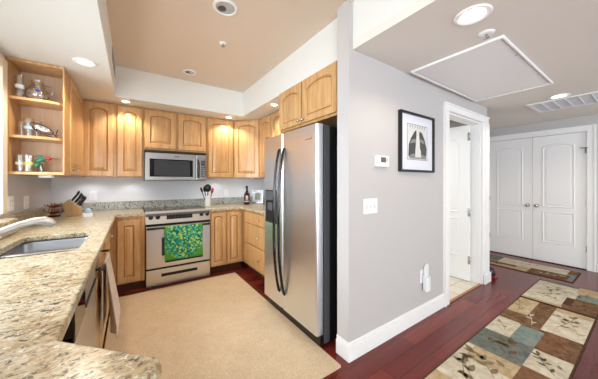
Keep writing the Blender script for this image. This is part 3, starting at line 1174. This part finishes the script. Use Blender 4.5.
def sprig(mb, x, y, a, l, z, mi, n=4, sz=.05, curl=.6):
    stem(mb, x, y, a, l, z, mi, .0025, curl)
    for k in range(n):
        t_ = (k + .6) / n
        aa = a + curl * t_ * .6
        lx = x + cos(a + curl * t_ * .5) * l * t_
        ly = y + sin(a + curl * t_ * .5) * l * t_
        leaf(mb, lx, ly, aa + (.75 if k % 2 else -.75), sz, sz * .22, z, mi)
    aa = a + curl
    leaf(mb, x + cos(a + curl * .5) * l * .96, y + sin(a + curl * .5) * l * .96, aa, sz * 1.1, sz * .22, z, mi)


def patch_rug(x0, x1, y0, y1, patches, sprigs, label, border=8, grp='patchwork leaf rugs in the hall'):
    mb = MB()
    mb.box(x0, x1, y0, y1, .001, .009, border)
    e = .010
    for i, (a, b, c_, d_, mi) in enumerate(patches):
        a, b = max(a, x0 + e), min(b, x1 - e)
        c_, d_ = max(c_, y0 + e), min(d_, y1 - e)
        mb.box(a, b, c_, d_, .009, .0096 + .00005 * (i % 5), mi)
    for s_ in sprigs:
        x, y, a, l, mi, n, sz, curl = s_
        sprig(mb, x, y, a, l, .0103, mi, n, sz, curl)
    return tag(mb.build('hall_rug', RM), label, 'rug', grp)


CR, TA, BR, RU, TE, SL, OL, DL, BD = range(9)
patch_rug(1.42, 3.57, .315, .862, [
    (2.92, 3.57, .31, .57, CR), (2.88, 3.57, .57, .70, BR), (3.05, 3.57, .67, .87, RU), (3.12, 3.57, .70, .87, TA),
    (2.90, 3.06, .70, .87, BR), (2.56, 2.90, .68, .87, CR), (2.55, 2.88, .53, .685, TE), (2.55, 2.93, .31, .535, RU), (2.60, 2.72, .31, .44, BR), (2.74, 2.92, .31, .40, BR),
    (2.22, 2.56, .53, .87, SL), (2.25, 2.56, .31, .53, CR), (1.72, 2.22, .53, .87, CR), (2.03, 2.22, .53, .80, TA), (1.85, 2.25, .31, .53, RU),
    (1.42, 1.85, .31, .60, TE), (1.42, 1.72, .60, .87, TA), (3.46, 3.57, .31, .57, TA)],
    [(2.28, .60, .5, .22, DL, 3, .085, -.4), (2.46, .80, -2.4, .12, DL, 2, .06, .9), (2.50, .66, 2.2, .10, DL, 2, .06, .5),
     (1.76, .58, 1.0, .28, OL, 4, .095, -.5), (1.95, .60, .6, .26, OL, 4, .085, .4), (2.02, .80, -2.9, .20, OL, 3, .06, .3), (2.12, .56, 1.6, .22, OL, 4, .08, .5),
     (2.30, .38, .7, .22, DL, 4, .055, -.3), (2.40, .34, 1.2, .14, OL, 3, .05, .3),
     (3.08, .50, -.3, .34, OL, 4, .07, .2), (3.02, .36, .2, .30, TA, 4, .07, .3), (3.30, .36, 1.2, .18, OL, 3, .06, .3),
     (2.95, .63, .2, .40, CR, 5, .05, .3), (3.16, .78, .1, .28, OL, 3, .05, .2), (2.66, .74, .4, .16, OL, 2, .04, .2)],
    'nearest patchwork hall rug of cream, teal and rust blocks with leaves')
patch_rug(3.60, 4.46, .315, .868, [
    (3.98, 4.46, .48, .87, CR), (3.60, 3.98, .56, .87, CR), (3.60, 4.0, .31, .50, BR), (4.0, 4.20, .31, .5, TE), (4.2, 4.46, .31, .52, TA), (3.60, 3.72, .31, .60, RU), (4.38, 4.46, .48, .87, SL), (3.60, 3.66, .55, .87, TA)],
    [(4.20, .80, -2.0, .22, OL, 3, .06, .5), (4.30, .62, 2.6, .24, DL, 3, .06, .4), (3.90, .74, -.9, .14, OL, 3, .05, .3), (3.80, .60, .9, .16, OL, 3, .05, .4), (4.26, .40, 2.6, .18, DL, 3, .05, .2)],
    'middle patchwork hall rug, mostly cream, butted end to end with the nearest one')
patch_rug(4.62, 5.20, .60, 1.95, [
    (4.62, 4.86, 1.05, 1.95, TA), (4.86, 5.20, .95, 1.45, CR), (4.86, 5.20, 1.45, 1.95, SL), (4.62, 4.90, .66, 1.05, BR), (4.90, 5.2, .70, .95, CR), (4.98, 5.2, .60, .72, RU), (4.62, 4.98, .60, .70, TE), (4.74, 4.84, 1.2, 1.8, BR)],
    [(4.70, 1.7, -1.5, .4, DL, 4, .07, .2), (5.02, 1.35, -1.4, .35, OL, 4, .06, .2), (4.76, .98, -1.5, .26, CR, 4, .05, .2)],
    'patchwork doormat rug lying in front of the white double doors')

# ------------------------------------------------------------------ tan towel on the sink cabinet
tt = MB()
rows = []
nz, ny = 22, 12
BX, BY0, BY1 = XF + .052, 1.90, 2.25        # bar axis x, extent along y
prof = [(.012, .315 + (.775 - .315) * k / nz) for k in range(nz + 1)]
prof += [(.012 * cos(pi * k / 6), .775 + .012 * sin(pi * k / 6)) for k in range(1, 6)]
prof += [(-.012, .775 - .42 * k / 8) for k in range(9)]
for (dx, z) in prof:
    row = []
    for i in range(ny + 1):
        t_ = i / ny
        sp_ = 1 + .25 * max(0, (.775 - z)) / .56
        yc = (BY0 + BY1) / 2
        y = yc + (t_ - .5) * (BY1 - BY0) * (.80 * sp_)
        fold = (.022 * sin(t_ * 15 + .6) + .04) * min(1, max(0, (.775 - z)) / .40) * (1 if dx > 0 else 0)
        row.append((BX + dx + fold, y, z))
    rows.append(row)
for row in rows:
    tt.v += row
for k in range(len(rows) - 1):
    for i in range(ny):
        a = k * (ny + 1) + i
        tt.face([a, a + 1, a + ny + 2, a + ny + 1], 0, True)
to = tt.build('hand_towel', M['towel_tan'])
so = to.modifiers.new('solid', 'SOLIDIFY')
so.thickness = .005
tag(to, 'tan terry hand towel hanging from the bar on the sink cabinet', 'towel')

# ------------------------------------------------------------------ counter items
kb_ = thing('knife_block', (-.515, 3.60, ZC1), 'light wooden knife block full of black-handled knives in the left counter corner', 'knife block')
pm2 = Matrix(((1, 0, 0, 0), (0, 0, 1, 0), (0, 1, 0, 0), (0, 0, 0, 1)))
MB().prism([(-.055, 0), (.058, 0), (.058, .085), (-.037, .185), (-.090, .130)], -.055, .055, mtx=pm2).build('block', M['block'], parent=kb_, bevel=.004)
kn_spots = [(.16, -.035, 1.0), (.36, -.035, 1.08), (.58, -.035, 1.1), (.80, -.035, 1.15), (.26, .0, .95), (.52, .0, 1.05), (.78, .0, 1.15), (.62, .034, 1.0), (.86, .034, 1.1)]
places = ['front row, lowest', 'front row, second from the bottom', 'front row, second from the top', 'front row, topmost',
          'middle row, lowest', 'middle row, centre', 'middle row, topmost', 'back row, lower', 'back row, upper']
nrm = Vector((.56, 0, .828))
tang = Vector((-.828, 0, .56))
proto = None
for (t_, yy, ln), pl in zip(kn_spots, places):
    base = Vector((-.515 + .058, 3.60, ZC1 + .085)) + Vector((-.095, 0, .10)) * t_ + Vector((0, yy, 0))
    if proto is None:
        proto = thing('kitchen_knife', base, '', 'knife', 'black-handled knives in the block')
        hd = MB()
        a0, a1 = nrm * .012, nrm * .118
        hd.tube([tuple(a0), tuple(nrm * .03), tuple(nrm * .07), tuple(nrm * .105 + tang * .004), tuple(a1 + tang * .006)], [.007, .008, .0075, .009, .006], 8)
        hd.build('handle', M['knife'], parent=proto)
        MB().tube([tuple(nrm * -.02), tuple(nrm * .013)], .0075, 8).build('bolster', M['chrome'], parent=proto)
        k_ = proto
    else:
        k_ = copy_tree(proto)
        k_.location = base
    k_['label'] = 'black knife handle in the wooden block, ' + pl

cr = thing('copper_stand', (-.680, 3.66, ZC1), 'small two-tier copper-red wire stand beside the knife block', 'stand')
MB().lathe([(.05, 0), (.052, .008), (.045, .012), (.006, .014)], seg=20).build('base', M['copper_dark'], parent=cr)
MB().tube([(0, 0, .01), (0, 0, .15)], .004, 8).build('post', M['copper'], parent=cr)
for z, r_ in ((.03, .060), (.095, .065)):
    q = MB()
    q.lathe([(.015, z), (.04, z + .006), (r_, z + .022), (r_ + .006, z + .020)], seg=20, cap=False)
    for k in range(6):
        a = 2 * pi * k / 6
        q.tube([(r_ * cos(a), r_ * sin(a), z + .02), ((r_ + .018) * cos(a), (r_ + .018) * sin(a), z + .034), ((r_ + .008) * cos(a), (r_ + .008) * sin(a), z + .046)], .004, 6)
    q.build('tier', M['copper'], parent=cr)
for k in range(3):
    a = 2 * pi * k / 3 + .4
    MB().tube([(.03 * cos(a), .03 * sin(a), .01), (.072 * cos(a), .072 * sin(a), .05), (.05 * cos(a), .05 * sin(a), .115)], .003, 6).build('side_wire', M['copper_dark'], parent=cr)

bl = thing('container', (-.385, 3.46, ZC1), 'small white container with pale blue domed top beside the knife block', 'container')
MB().prism(rrect(-.042, .042, -.028, .028, .012), 0, .038).build('tub', M['plastic'], parent=bl, bevel=.004)
MB().lathe([(.031, .038), (.031, .054), (.026, .074), (.014, .086), (.001, .09)], seg=18, mtx=Matrix.Diagonal((1, .75, 1, 1))).build('dome', M['aqua'], parent=bl)

uc = thing('utensil_crock', (.965, 3.88, ZC1), 'white utensil crock standing right of the range', 'crock')
MB().lathe([(.042, 0), (.045, .01), (.045, .155), (.047, .16), (.041, .16), (.041, .012), (.001, .010)], seg=24).build('crock', M['ceramic'], parent=uc)
UZ = ZC1 + .012


def utensil(name, label, mat_, dx, dy, tx, tz, head, ln=.24, cat='utensil'):
    u = thing(name, (.965 + dx, 3.88 + dy, UZ), label, cat, 'cooking utensils in the crock')
    v = Vector((tx, -.06, tz)).normalized()
    MB().tube([(0, 0, 0), tuple(v * ln)], .006, 8).build('handle', mat_, parent=u)
    rm = v.to_track_quat('Z', 'Y').to_matrix().to_4x4()
    h = MB()
    e = v * (ln + .03)
    if head == 'spoon':
        h.ball(tuple(e), .035, sc=(.9, .35, 1.25), mtx=rm)
    elif head == 'ladle':
        h.ball(tuple(e), .052, sc=(1, .55, 1.15), mtx=rm)
    else:
        h.ball(tuple(e), .036, sc=(.75, .6, 1.25), mtx=rm)
    h.build('head', mat_, parent=u, bevel=.004 if head == 'flat' else 0)


utensil('cooking_spoon', 'slim black spoon leaning left in the white crock', M['black'], -.015, 0, -.30, .9, 'spoon', .22)
utensil('ladle', 'big black ladle head in the middle of the white crock', M['black'], 0, -.01, -.02, 1, 'ladle', .235)
utensil('slotted_turner', 'black turner behind the ladle in the white crock', M['black'], -.010, .022, -.13, 1, 'flat', .22)
utensil('spatula', 'red spatula leaning right in the white crock', M['redplastic'], .018, 0, .20, .95, 'flat', .20)

bo = thing('bottle', (1.565, 3.80, ZC1), 'dark glass liquor bottle with cream label in the right counter corner', 'bottle')
MB().lathe([(.046, 0), (.049, .006), (.050, .14), (.044, .175), (.026, .205), (.0165, .225), (.0155, .275), (.017, .277), (.017, .285), (.001, .286)], seg=24).build('glass_body', M['bottle'], parent=bo)
MB().lathe([(.018, .262), (.0185, .300), (.015, .303), (.001, .303)], seg=18).build('cap', M['black'], parent=bo)
lb = MB()
n = 14
b0 = len(lb.v)
for k in range(n + 1):
    a = R(180 + 15 + 110 * k / n)
    lb.v += [(.0505 * cos(a), .0505 * sin(a), .045), (.0505 * cos(a), .0505 * sin(a), .06), (.0505 * cos(a), .0505 * sin(a), .07), (.0505 * cos(a), .0505 * sin(a), .145)]
for k in range(n):
    for j, mi in ((0, 0), (2, 0)):
        lb.face([k * 4 + j, k * 4 + 4 + j, k * 4 + 5 + j, k * 4 + 1 + j], 1 if (j == 2 and not 4 <= k <= 9) else mi, True)
q = lb.build('label', [M['label'], M['copper_dark']], parent=bo)
so = q.modifiers.new('solid', 'SOLIDIFY')
so.thickness = .0006

pf = thing('photo_frame', (1.80, 3.90, ZC1), 'small silver framed picture standing beside the bottle near the refrigerator', 'picture frame', rz=R(-38))
tl = Matrix.Rotation(R(-10), 4, 'X')
q = MB()
q.prism([(-.10, 0), (.10, 0), (.10, .225), (-.10, .225)], 0, .012, [[(-.078, .022), (.078, .022), (.078, .203), (-.078, .203)]], mtx=tl @ Matrix.Rotation(R(90), 4, 'X'))
q.build('frame', M['silver'], parent=pf, bevel=.002)
q = MB().box(-.078, .078, -.006, 0, .022, .203, mtx=tl).build('mat_board', M['paper'], parent=pf)
MB().box(-.05, .05, -.0075, -.004, .06, .175, mtx=tl).build('picture', M['photo'], parent=pf)
MB().box(-.02, .02, 0, .004, 0, .19, mtx=Matrix.Translation((0, .075, 0)) @ Matrix.Rotation(R(16), 4, 'X')).build('easel', M['black'], parent=pf)

# ------------------------------------------------------------------ things on the open shelves
def tumbler(name, x, y, z, r, h, label, m=None, grp='clear glasses on the open shelves', band=None):
    t_ = thing(name, (x, y, z + .0005), label, 'glass', grp)
    MB().lathe([(.001, .001), (r * .84, .001), (r * .86, .006), (r, h)], seg=20, cap=False).build('cup', m or M['glass'], parent=t_)
    if band:
        MB().lathe([(r * .93 + .002, h * .42), (r * .95 + .002, h * .58)], seg=20, cap=False).build('band', band, parent=t_)
    return t_


zt, zm, zb = SHZ[2], SHZ[1], SHZ[0]
pv = thing('glass_pitcher', (-.650, 2.945, zt + .0005), 'round clear glass pitcher with a blue spot on the top shelf', 'pitcher')
MB().lathe([(.04, 0), (.055, .012), (.075, .05), (.073, .085), (.050, .125), (.036, .15), (.042, .178)], seg=28, cap=False).build('vessel', M['glass'], parent=pv)
MB().tube([(.045, -.01, .15), (.085, -.02, .14), (.095, -.02, .09), (.068, -.012, .05)], .006, 8).build('handle', M['glass'], parent=pv)
MB().ball((.015, -.072, .085), .014, sc=(1, .4, .8)).build('blue_spot', M['blue'], parent=pv)
tumbler('tall_glass', -.735, 2.868, zt, .026, .185, 'tall clear glass at the left of the top shelf', M['glass'], band=M['plastic'])
tumbler('tumbler', -.738, 2.93, zm, .024, .125, 'clear tumbler against the left end of the middle shelf')
tumbler('tumbler', -.69, 2.90, zm, .030, .15, 'clear tumbler with pale blue band on the middle shelf', band=M['aqua'])
tumbler('tumbler', -.655, 2.96, zm, .027, .14, 'clear tumbler on the middle shelf behind the wire fish')
fs = thing('fish_figurine', (-.60, 2.88, zm + .0005), 'dark wire and glass fish figurine leaning on the middle shelf', 'figurine')
bod = []
for k in range(25):
    a = 2 * pi * k / 24
    bod.append((-.01 + .068 * cos(a) , 0, .075 + .030 * sin(a) - .45 * .068 * cos(a)))
MB().tube(bod, .0035, 6).build('outline_wire', M['wire'], parent=fs)
MB().ball((-.01, 0, .075), .06, sc=(1, .18, .42), mtx=Matrix.Rotation(R(24), 4, 'Y')).build('glass_body', M['glass'], parent=fs)
MB().tube([(.052, 0, .047), (.075, 0, .012), (.085, 0, .002)], .003, 6).tube([(.070, 0, .02), (.078, 0, .05), (.084, 0, .075)], .003, 6).tube([(.070, 0, .02), (.09, 0, .028)], .003, 6).build('tail_wire', M['wire'], parent=fs)
MB().tube([(-.072, 0, .085), (-.03, 0, .04), (.02, 0, .02), (.075, 0, .004)], .0035, 6).build('stand_wire', M['wire'], parent=fs)

tumbler('tumbler', -.735, 2.88, zb, .026, .135, 'white-edged clear tumbler at the left of the bottom shelf', band=M['plastic'])
tumbler('tumbler', -.688, 2.87, zb, .034, .135, 'clear tumbler with yellow band on the bottom shelf', band=M['yellow'])
tumbler('tumbler', -.635, 2.985, zb, .026, .10, 'short clear tumbler under the hummingbird on the bottom shelf')
hb = thing('hummingbird_figurine', (-.60, 2.86, zb + .0005), 'green and red hummingbird figurine on the bottom shelf', 'figurine')
MB().lathe([(.026, 0), (.026, .004), (.004, .008)], seg=16).build('foot', M['glass'], parent=hb)
MB().tube([(0, 0, .004), (-.005, 0, .075)], .003, 6).build('stem', M['wire'], parent=hb)
MB().ball((-.012, 0, .098), .034, sc=(1.25, .6, .62), mtx=Matrix.Rotation(R(-28), 4, 'Y')).build('body', M['green_fig'], parent=hb)
MB().ball((.030, 0, .112), .018, sc=(1.2, .9, .9)).build('head', M['red_fig'], parent=hb)
MB().tube([(.045, 0, .114), (.105, 0, .112)], [.0035, .001], 6).build('beak', M['wire'], parent=hb)
for sgn, px_ in ((1, -.06), (-1, -.045)):
    wg = MB()
    n = 8
    pts_ = [(-.0 - .055 * k / n, .017 * sin(pi * (k / n) ** .7)) for k in range(n + 1)] + [(-.055 + .055 * k / n, -.006 * sin(pi * k / n)) for k in range(1, n)]
    wm = Matrix.Translation((.005, .008 * sgn, .112)) @ Matrix.Rotation(R(24 if sgn > 0 else 12), 4, 'Y') @ Matrix.Rotation(R(90 - 20 * sgn), 4, 'X')
    wg.prism(pts_, -.0015, .0015, mtx=wm)
    wg.build('wing', M['green_fig'], parent=hb)
MB().ball((-.035, 0, .065), .028, sc=(.7, .25, 1.1), mtx=Matrix.Rotation(R(20), 4, 'Y')).build('tail', M['green_fig'], parent=hb)

# puck light under the open shelves
pk = MB().prism(rrect(-.66, -.565, 3.02 - .03, 3.02 + .03, .012), UP0 - .022, UP0 - .0005)
tag(pk.build('puck_light', M['plastic'], bevel=.004), 'small white under-cabinet light under the open shelves', 'light')


# ------------------------------------------------------------------ wall fittings
def plate(name, loc, rz, w, h, label, cat, kind, gangs=1, grp=None):
    """local front faces -Y, wall at y=0"""
    p = thing(name, loc, label, cat, grp, rz)
    MB().box(-w / 2, w / 2, -.006, -.0002, -h / 2, h / 2).build('cover_plate', M['plastic'], parent=p, bevel=.003)
    for g in range(gangs):
        cx = (g - (gangs - 1) / 2) * .046
        if kind == 'switch':
            MB().box(cx - .006, cx + .006, -.014, -.006, -.002, .014).build('toggle', M['plastic'], parent=p, bevel=.002)
            MB().box(cx - .008, cx + .008, -.0068, -.005, -.016, .018).build('toggle_slot', M['slot'], parent=p)
        else:
            for dz in (-.02, .02):
                r_ = MB().box(cx - .015, cx + .015, -.0075, -.005, dz - .013, dz + .013).build('receptacle', M['plastic'], parent=p, bevel=.003)
                MB().box(cx - .007, cx - .004, -.008, -.007, dz - .005, dz + .006).box(cx + .004, cx + .007, -.008, -.007, dz - .005, dz + .006).build('slot', M['ivory'], parent=r_)
    return p


plate('light_switch', (1.522, YH, 1.10), 0, .165, .118, 'white three-gang light switch plate below the thermostat', 'light switch', 'switch', 3)
plate('wall_outlet', (-.406, YB, 1.108), 0, .075, .118, 'white outlet on the back wall beside the knife block', 'outlet', 'outlet')
plate('wall_outlet', (1.325, YB, 1.10), 0, .075, .118, 'white outlet on the back wall right of the range', 'outlet', 'outlet')
plate('wall_outlet', (XL, 3.24, 1.10), R(90), .120, .118, 'white double switch plate on the left wall under the open shelves', 'outlet', 'outlet', 2)
plate('wall_outlet', (XL, 2.885, 1.115), R(90), .118, .118, 'white wall plate on the left wall beside the window', 'outlet', 'outlet', 2)

op = plate('wall_outlet', (2.262, YH, .40), 0, .078, .125, 'white outlet low on the hall wall behind a plug-in freshener', 'outlet', 'outlet')
fp = thing('air_freshener', (2.285, YH - .008, .27), 'white plug-in air freshener in the low hall outlet', 'air freshener')
MB().prism(rrect(-.032, .032, -.048, -.001, .012), .0, .13).build('housing', M['plastic'], parent=fp, bevel=.006)
MB().box(-.022, -.004, -.03, -.006, .13, .23).box(.006, .024, -.03, -.006, .13, .245).build('vent_fin', M['plastic'], parent=fp, bevel=.004)

th = thing('thermostat', (1.640, YH, 1.405), 'white wall thermostat with grey display left of the framed print', 'thermostat')
MB().box(-.078, .078, -.032, -.0002, 0, .088).build('housing', M['plastic'], parent=th, bevel=.006)
MB().box(-.030, .034, -.0335, -.030, .036, .076).build('display', mat('lcd', rgb(98, 100, 84), 0.2), parent=th)
MB().box(.045, .058, -.0345, -.030, .05, .064).build('button', M['ivory'], parent=th, bevel=.002)

# framed print
pr = thing('framed_print', (2.158, YH, 1.375), 'black framed black-and-white bird print with wide white mat on hall wall', 'picture')
W, H = .556, .528
rot90 = Matrix.Rotation(R(90), 4, 'X')
MB().prism([(-W / 2, 0), (W / 2, 0), (W / 2, H), (-W / 2, H)], .0005, .032, [[(-W / 2 + .02, .02), (W / 2 - .02, .02), (W / 2 - .02, H - .02), (-W / 2 + .02, H - .02)]], mtx=rot90).build('frame', M['frame'], parent=pr, bevel=.003)
mb_ = MB().box(-W / 2 + .02, W / 2 - .02, -.014, -.001, .02, H - .02).build('mat_board', M['paper'], parent=pr)
ax0, ax1, az0, az1 = -.160, .165, .115, .425
art = MB()
art.box(ax0 - .004, ax1 + .004, -.0150, -.013, az0 - .004, az1 + .004, 2)
art.box(ax0, ax1, -.0156, -.0145, az0, az1, 0)


def shape(pts, y, mi):
    art.prism([(ax0 + (ax1 - ax0) * p, az0 + (az1 - az0) * q_) for p, q_ in pts], y, y + .0006, mi=mi, mtx=rot90)


# two dark birds' wings either side of a pale centre body
shape([(.04, .10), (.10, .05), (.36, .10), (.40, .42), (.46, .70), (.42, .86), (.33, .80), (.16, .60), (.06, .42)], .0156, 2)
shape([(.60, .12), (.94, .08), (.97, .34), (.86, .60), (.72, .80), (.60, .84), (.55, .70), (.60, .42)], .0156, 2)
shape([(.36, .08), (.62, .08), (.60, .45), (.56, .80), (.50, .92), (.44, .80), (.40, .45)], .0162, 0)
shape([(.10, .44), (.40, .50), (.42, .60), (.18, .56)], .0168, 1)
shape([(.60, .52), (.86, .48), (.80, .58), (.60, .62)], .0168, 1)
shape([(.08, .02), (.96, .02), (.92, .12), (.70, .16), (.50, .10), (.30, .17), (.12, .12)], .0168, 1)
shape([(.36, .06), (.50, .06), (.48, .32), (.42, .36), (.37, .28)], .0174, 0)
shape([(.52, .06), (.66, .06), (.65, .26), (.60, .34), (.53, .30)], .0174, 0)
for k in range(7):
    shape([(.10 + .12 * k, .93), (.13 + .12 * k, .99), (.15 + .12 * k, .99), (.12 + .12 * k, .90)], .0162, 1)
art.build('print', [M['artlight'], M['artgrey'], M['artdark']], parent=pr)

# shoe by the corner
sho = thing('shoe', (4.02, 1.33, 0), 'dark shoe with red side peeking past the bathroom door corner', 'shoe')
MB().prism([(-.05, -.12), (.05, -.12), (.055, .0), (.04, .12), (-.03, .13), (-.05, .0)], .0, .025).build('sole', M['red_fig'], parent=sho, bevel=.006)
MB().lathe([(.05, .025), (.055, .05), (.048, .095), (.040, .125), (.030, .122), (.001, .06)], seg=18, mtx=Matrix.Diagonal((.95, 2.1, 1, 1))).build('upper', M['black'], parent=sho)


# ------------------------------------------------------------------ ceiling fittings
WARM = (1.0, 0.86, 0.68)


def can(name, x, y, z, r, label, power=0, cone=120, lit=True, grp='lit recessed ceiling lights', blend=.5, col=WARM):
    t_ = thing(name, (x, y, z), label, 'ceiling light', grp)
    MB().lathe([(r + .018, -.0005), (r + .018, -.004), (r + .006, -.010), (r, -.007), (r * .78, -.0015)], seg=32, cap=False).build('trim_ring', M['white'], parent=t_)
    if lit:
        MB().lathe([(r * .80, -.004), (r * .6, -.0065), (.001, -.008)], seg=28, cap=False).build('lens', M['lens'], parent=t_)
    if power:
        l = bpy.data.lights.new('lamp', 'SPOT')
        l.energy, l.color, l.spot_size, l.spot_blend, l.shadow_soft_size = power, col, R(cone), blend, .035
        o_ = bpy.data.objects.new('lamp', l)
        COL.objects.link(o_)
        o_.parent = t_
        o_.location = (0, 0, -.03)
    return t_


PW = 15
can('recessed_light', -.307, 2.595, ZS, .058, 'lit recessed light in the left soffit above the counter', 22, 140)
can('recessed_light', -.052, 3.590, ZS, .045, 'lit recessed light in the back soffit left of the microwave', PW, 130)
can('recessed_light', 1.205, 3.615, ZS, .045, 'lit recessed light in the back soffit right of the microwave', PW, 130)
can('recessed_light', 1.475, 2.70, ZS, .042, 'lit recessed light in the right soffit beside the over-refrigerator cabinet', PW, 130)
can('recessed_light', 1.625, .60, ZS, .075, 'lit recessed light in the hall ceiling nearest the camera', 12, 150)
can('recessed_light', 3.963, .62, ZS, .070, 'lit recessed light in the hall ceiling beside the return grille', 16, 150)

# unlit eyeball cans in the tray
def eyeball(x, y, r, label):
    t_ = thing('recessed_light', (x, y, ZT), label, 'ceiling light', 'unlit recessed lights in the tray ceiling')
    MB().lathe([(r + .022, -.0005), (r + .022, -.005), (r + .006, -.012), (r, -.008), (r - .004, -.0005)], seg=32, cap=False).build('trim_ring', M['white'], parent=t_)
    MB().lathe([(r - .002, -.006), (r * .9, -.003), (r * .6, -.0015), (.001, -.001)], seg=28, cap=False).build('reflector', M['lens_off'], parent=t_)
    MB().ball((-.02, .02, -.006), r * .45, sc=(1, 1, .12)).build('bulb', M['dgrey'], parent=t_)


eyeball(.585, 1.835, .070, 'large unlit recessed light in the tan tray ceiling, nearest the camera')
eyeball(.58, 3.155, .055, 'small unlit recessed light in the tan tray ceiling near the back soffit')


def sprinkler(x, y, z, label, r=.035):
    t_ = thing('fire_sprinkler', (x, y, z), label, 'sprinkler', 'ceiling fire sprinklers')
    MB().lathe([(r, -.0005), (r, -.004), (r * .7, -.010), (r * .5, -.011)], seg=24).build('escutcheon', M['white'], parent=t_)
    MB().lathe([(.008, -.011), (.008, -.028), (.018, -.030), (.018, -.033), (.001, -.034)], seg=16).build('head', M['chrome'], parent=t_)


sprinkler(.716, 2.318, ZT, 'small round fire sprinkler in the tan tray ceiling')
sprinkler(1.895, .622, ZS, 'small round fire sprinkler beside the hall ceiling hatch', .045)

# attic hatch
ha = thing('ceiling_hatch', (2.68, .885, ZS), 'large white rectangular access hatch in the hall ceiling', 'hatch')
MB().box(-.66, .66, -.30, .30, -.012, -.0005).build('panel', M['white'], parent=ha, bevel=.003)
hx, hy = .68, .322
tr_ = MB()
tr_.prism([(-hx, -hy), (hx, -hy), (hx, hy), (-hx, hy)], -.020, -.0005, [[(-hx + .014, -hy + .014), (hx - .014, -hy + .014), (hx - .014, hy - .014), (-hx + .014, hy - .014)]])
tr_.build('trim', M['white'], parent=ha, bevel=.004)
for (px_, py_) in ((-.3, -.29), (.3, -.29), (.64, -.1), (.64, .2)):
    MB().lathe([(.006, -.014), (.006, -.012)], (px_, py_, 0), 12).build('screw', M['ivory'], parent=ha)

# hall return grille
vg = thing('return_grille', (4.365, .60, ZS), 'long white return-air grille in the hall ceiling by the double doors', 'vent')
gx, gy = .285, .325
cells = []
n = 6
cw = (2 * gy - .05) / n
for k in range(n):
    y0 = -gy + .03 + k * cw
    cells.append([(-gx + .035, y0), (gx - .035, y0), (gx - .035, y0 + cw - .014), (-gx + .035, y0 + cw - .014)])
MB().prism([(-gx, -gy), (gx, -gy), (gx, gy), (-gx, gy)], -.012, -.0005, cells).build('frame', M['white'], parent=vg, bevel=.002)
MB().box(-gx + .03, gx - .03, -gy + .03, gy - .03, -.005, -.001).build('filter', M['filter'], parent=vg)
for c_ in cells:
    lv = MB()
    for k in range(12):
        x = -gx + .05 + k * (2 * gx - .10) / 11
        lv.box(x - .004, x + .004, c_[0][1], c_[2][1], -.010, -.005)
    lv.build('louver', M['filter'], parent=vg)

# supply register on the left face of the tray
sv = thing('supply_register', (-.15, 2.93, 2.40), 'slim white supply register on the left side of the tray ceiling', 'vent')
MB().box(.0005, .010, -.28, .28, -.06, .10).build('frame', M['white'], parent=sv, bevel=.003)
lv = MB()
for k in range(5):
    lv.box(.010, .014, -.25, .25, -.04 + k * .026, -.028 + k * .026)
lv.build('louver', M['ivory'], parent=sv)

# unseen area lamp under the ceiling lights the bathroom
area('bathroom_fill', (2.95, 2.3, 2.1), (0, 0, 0), .5, .5, 11, (1, .99, .96))
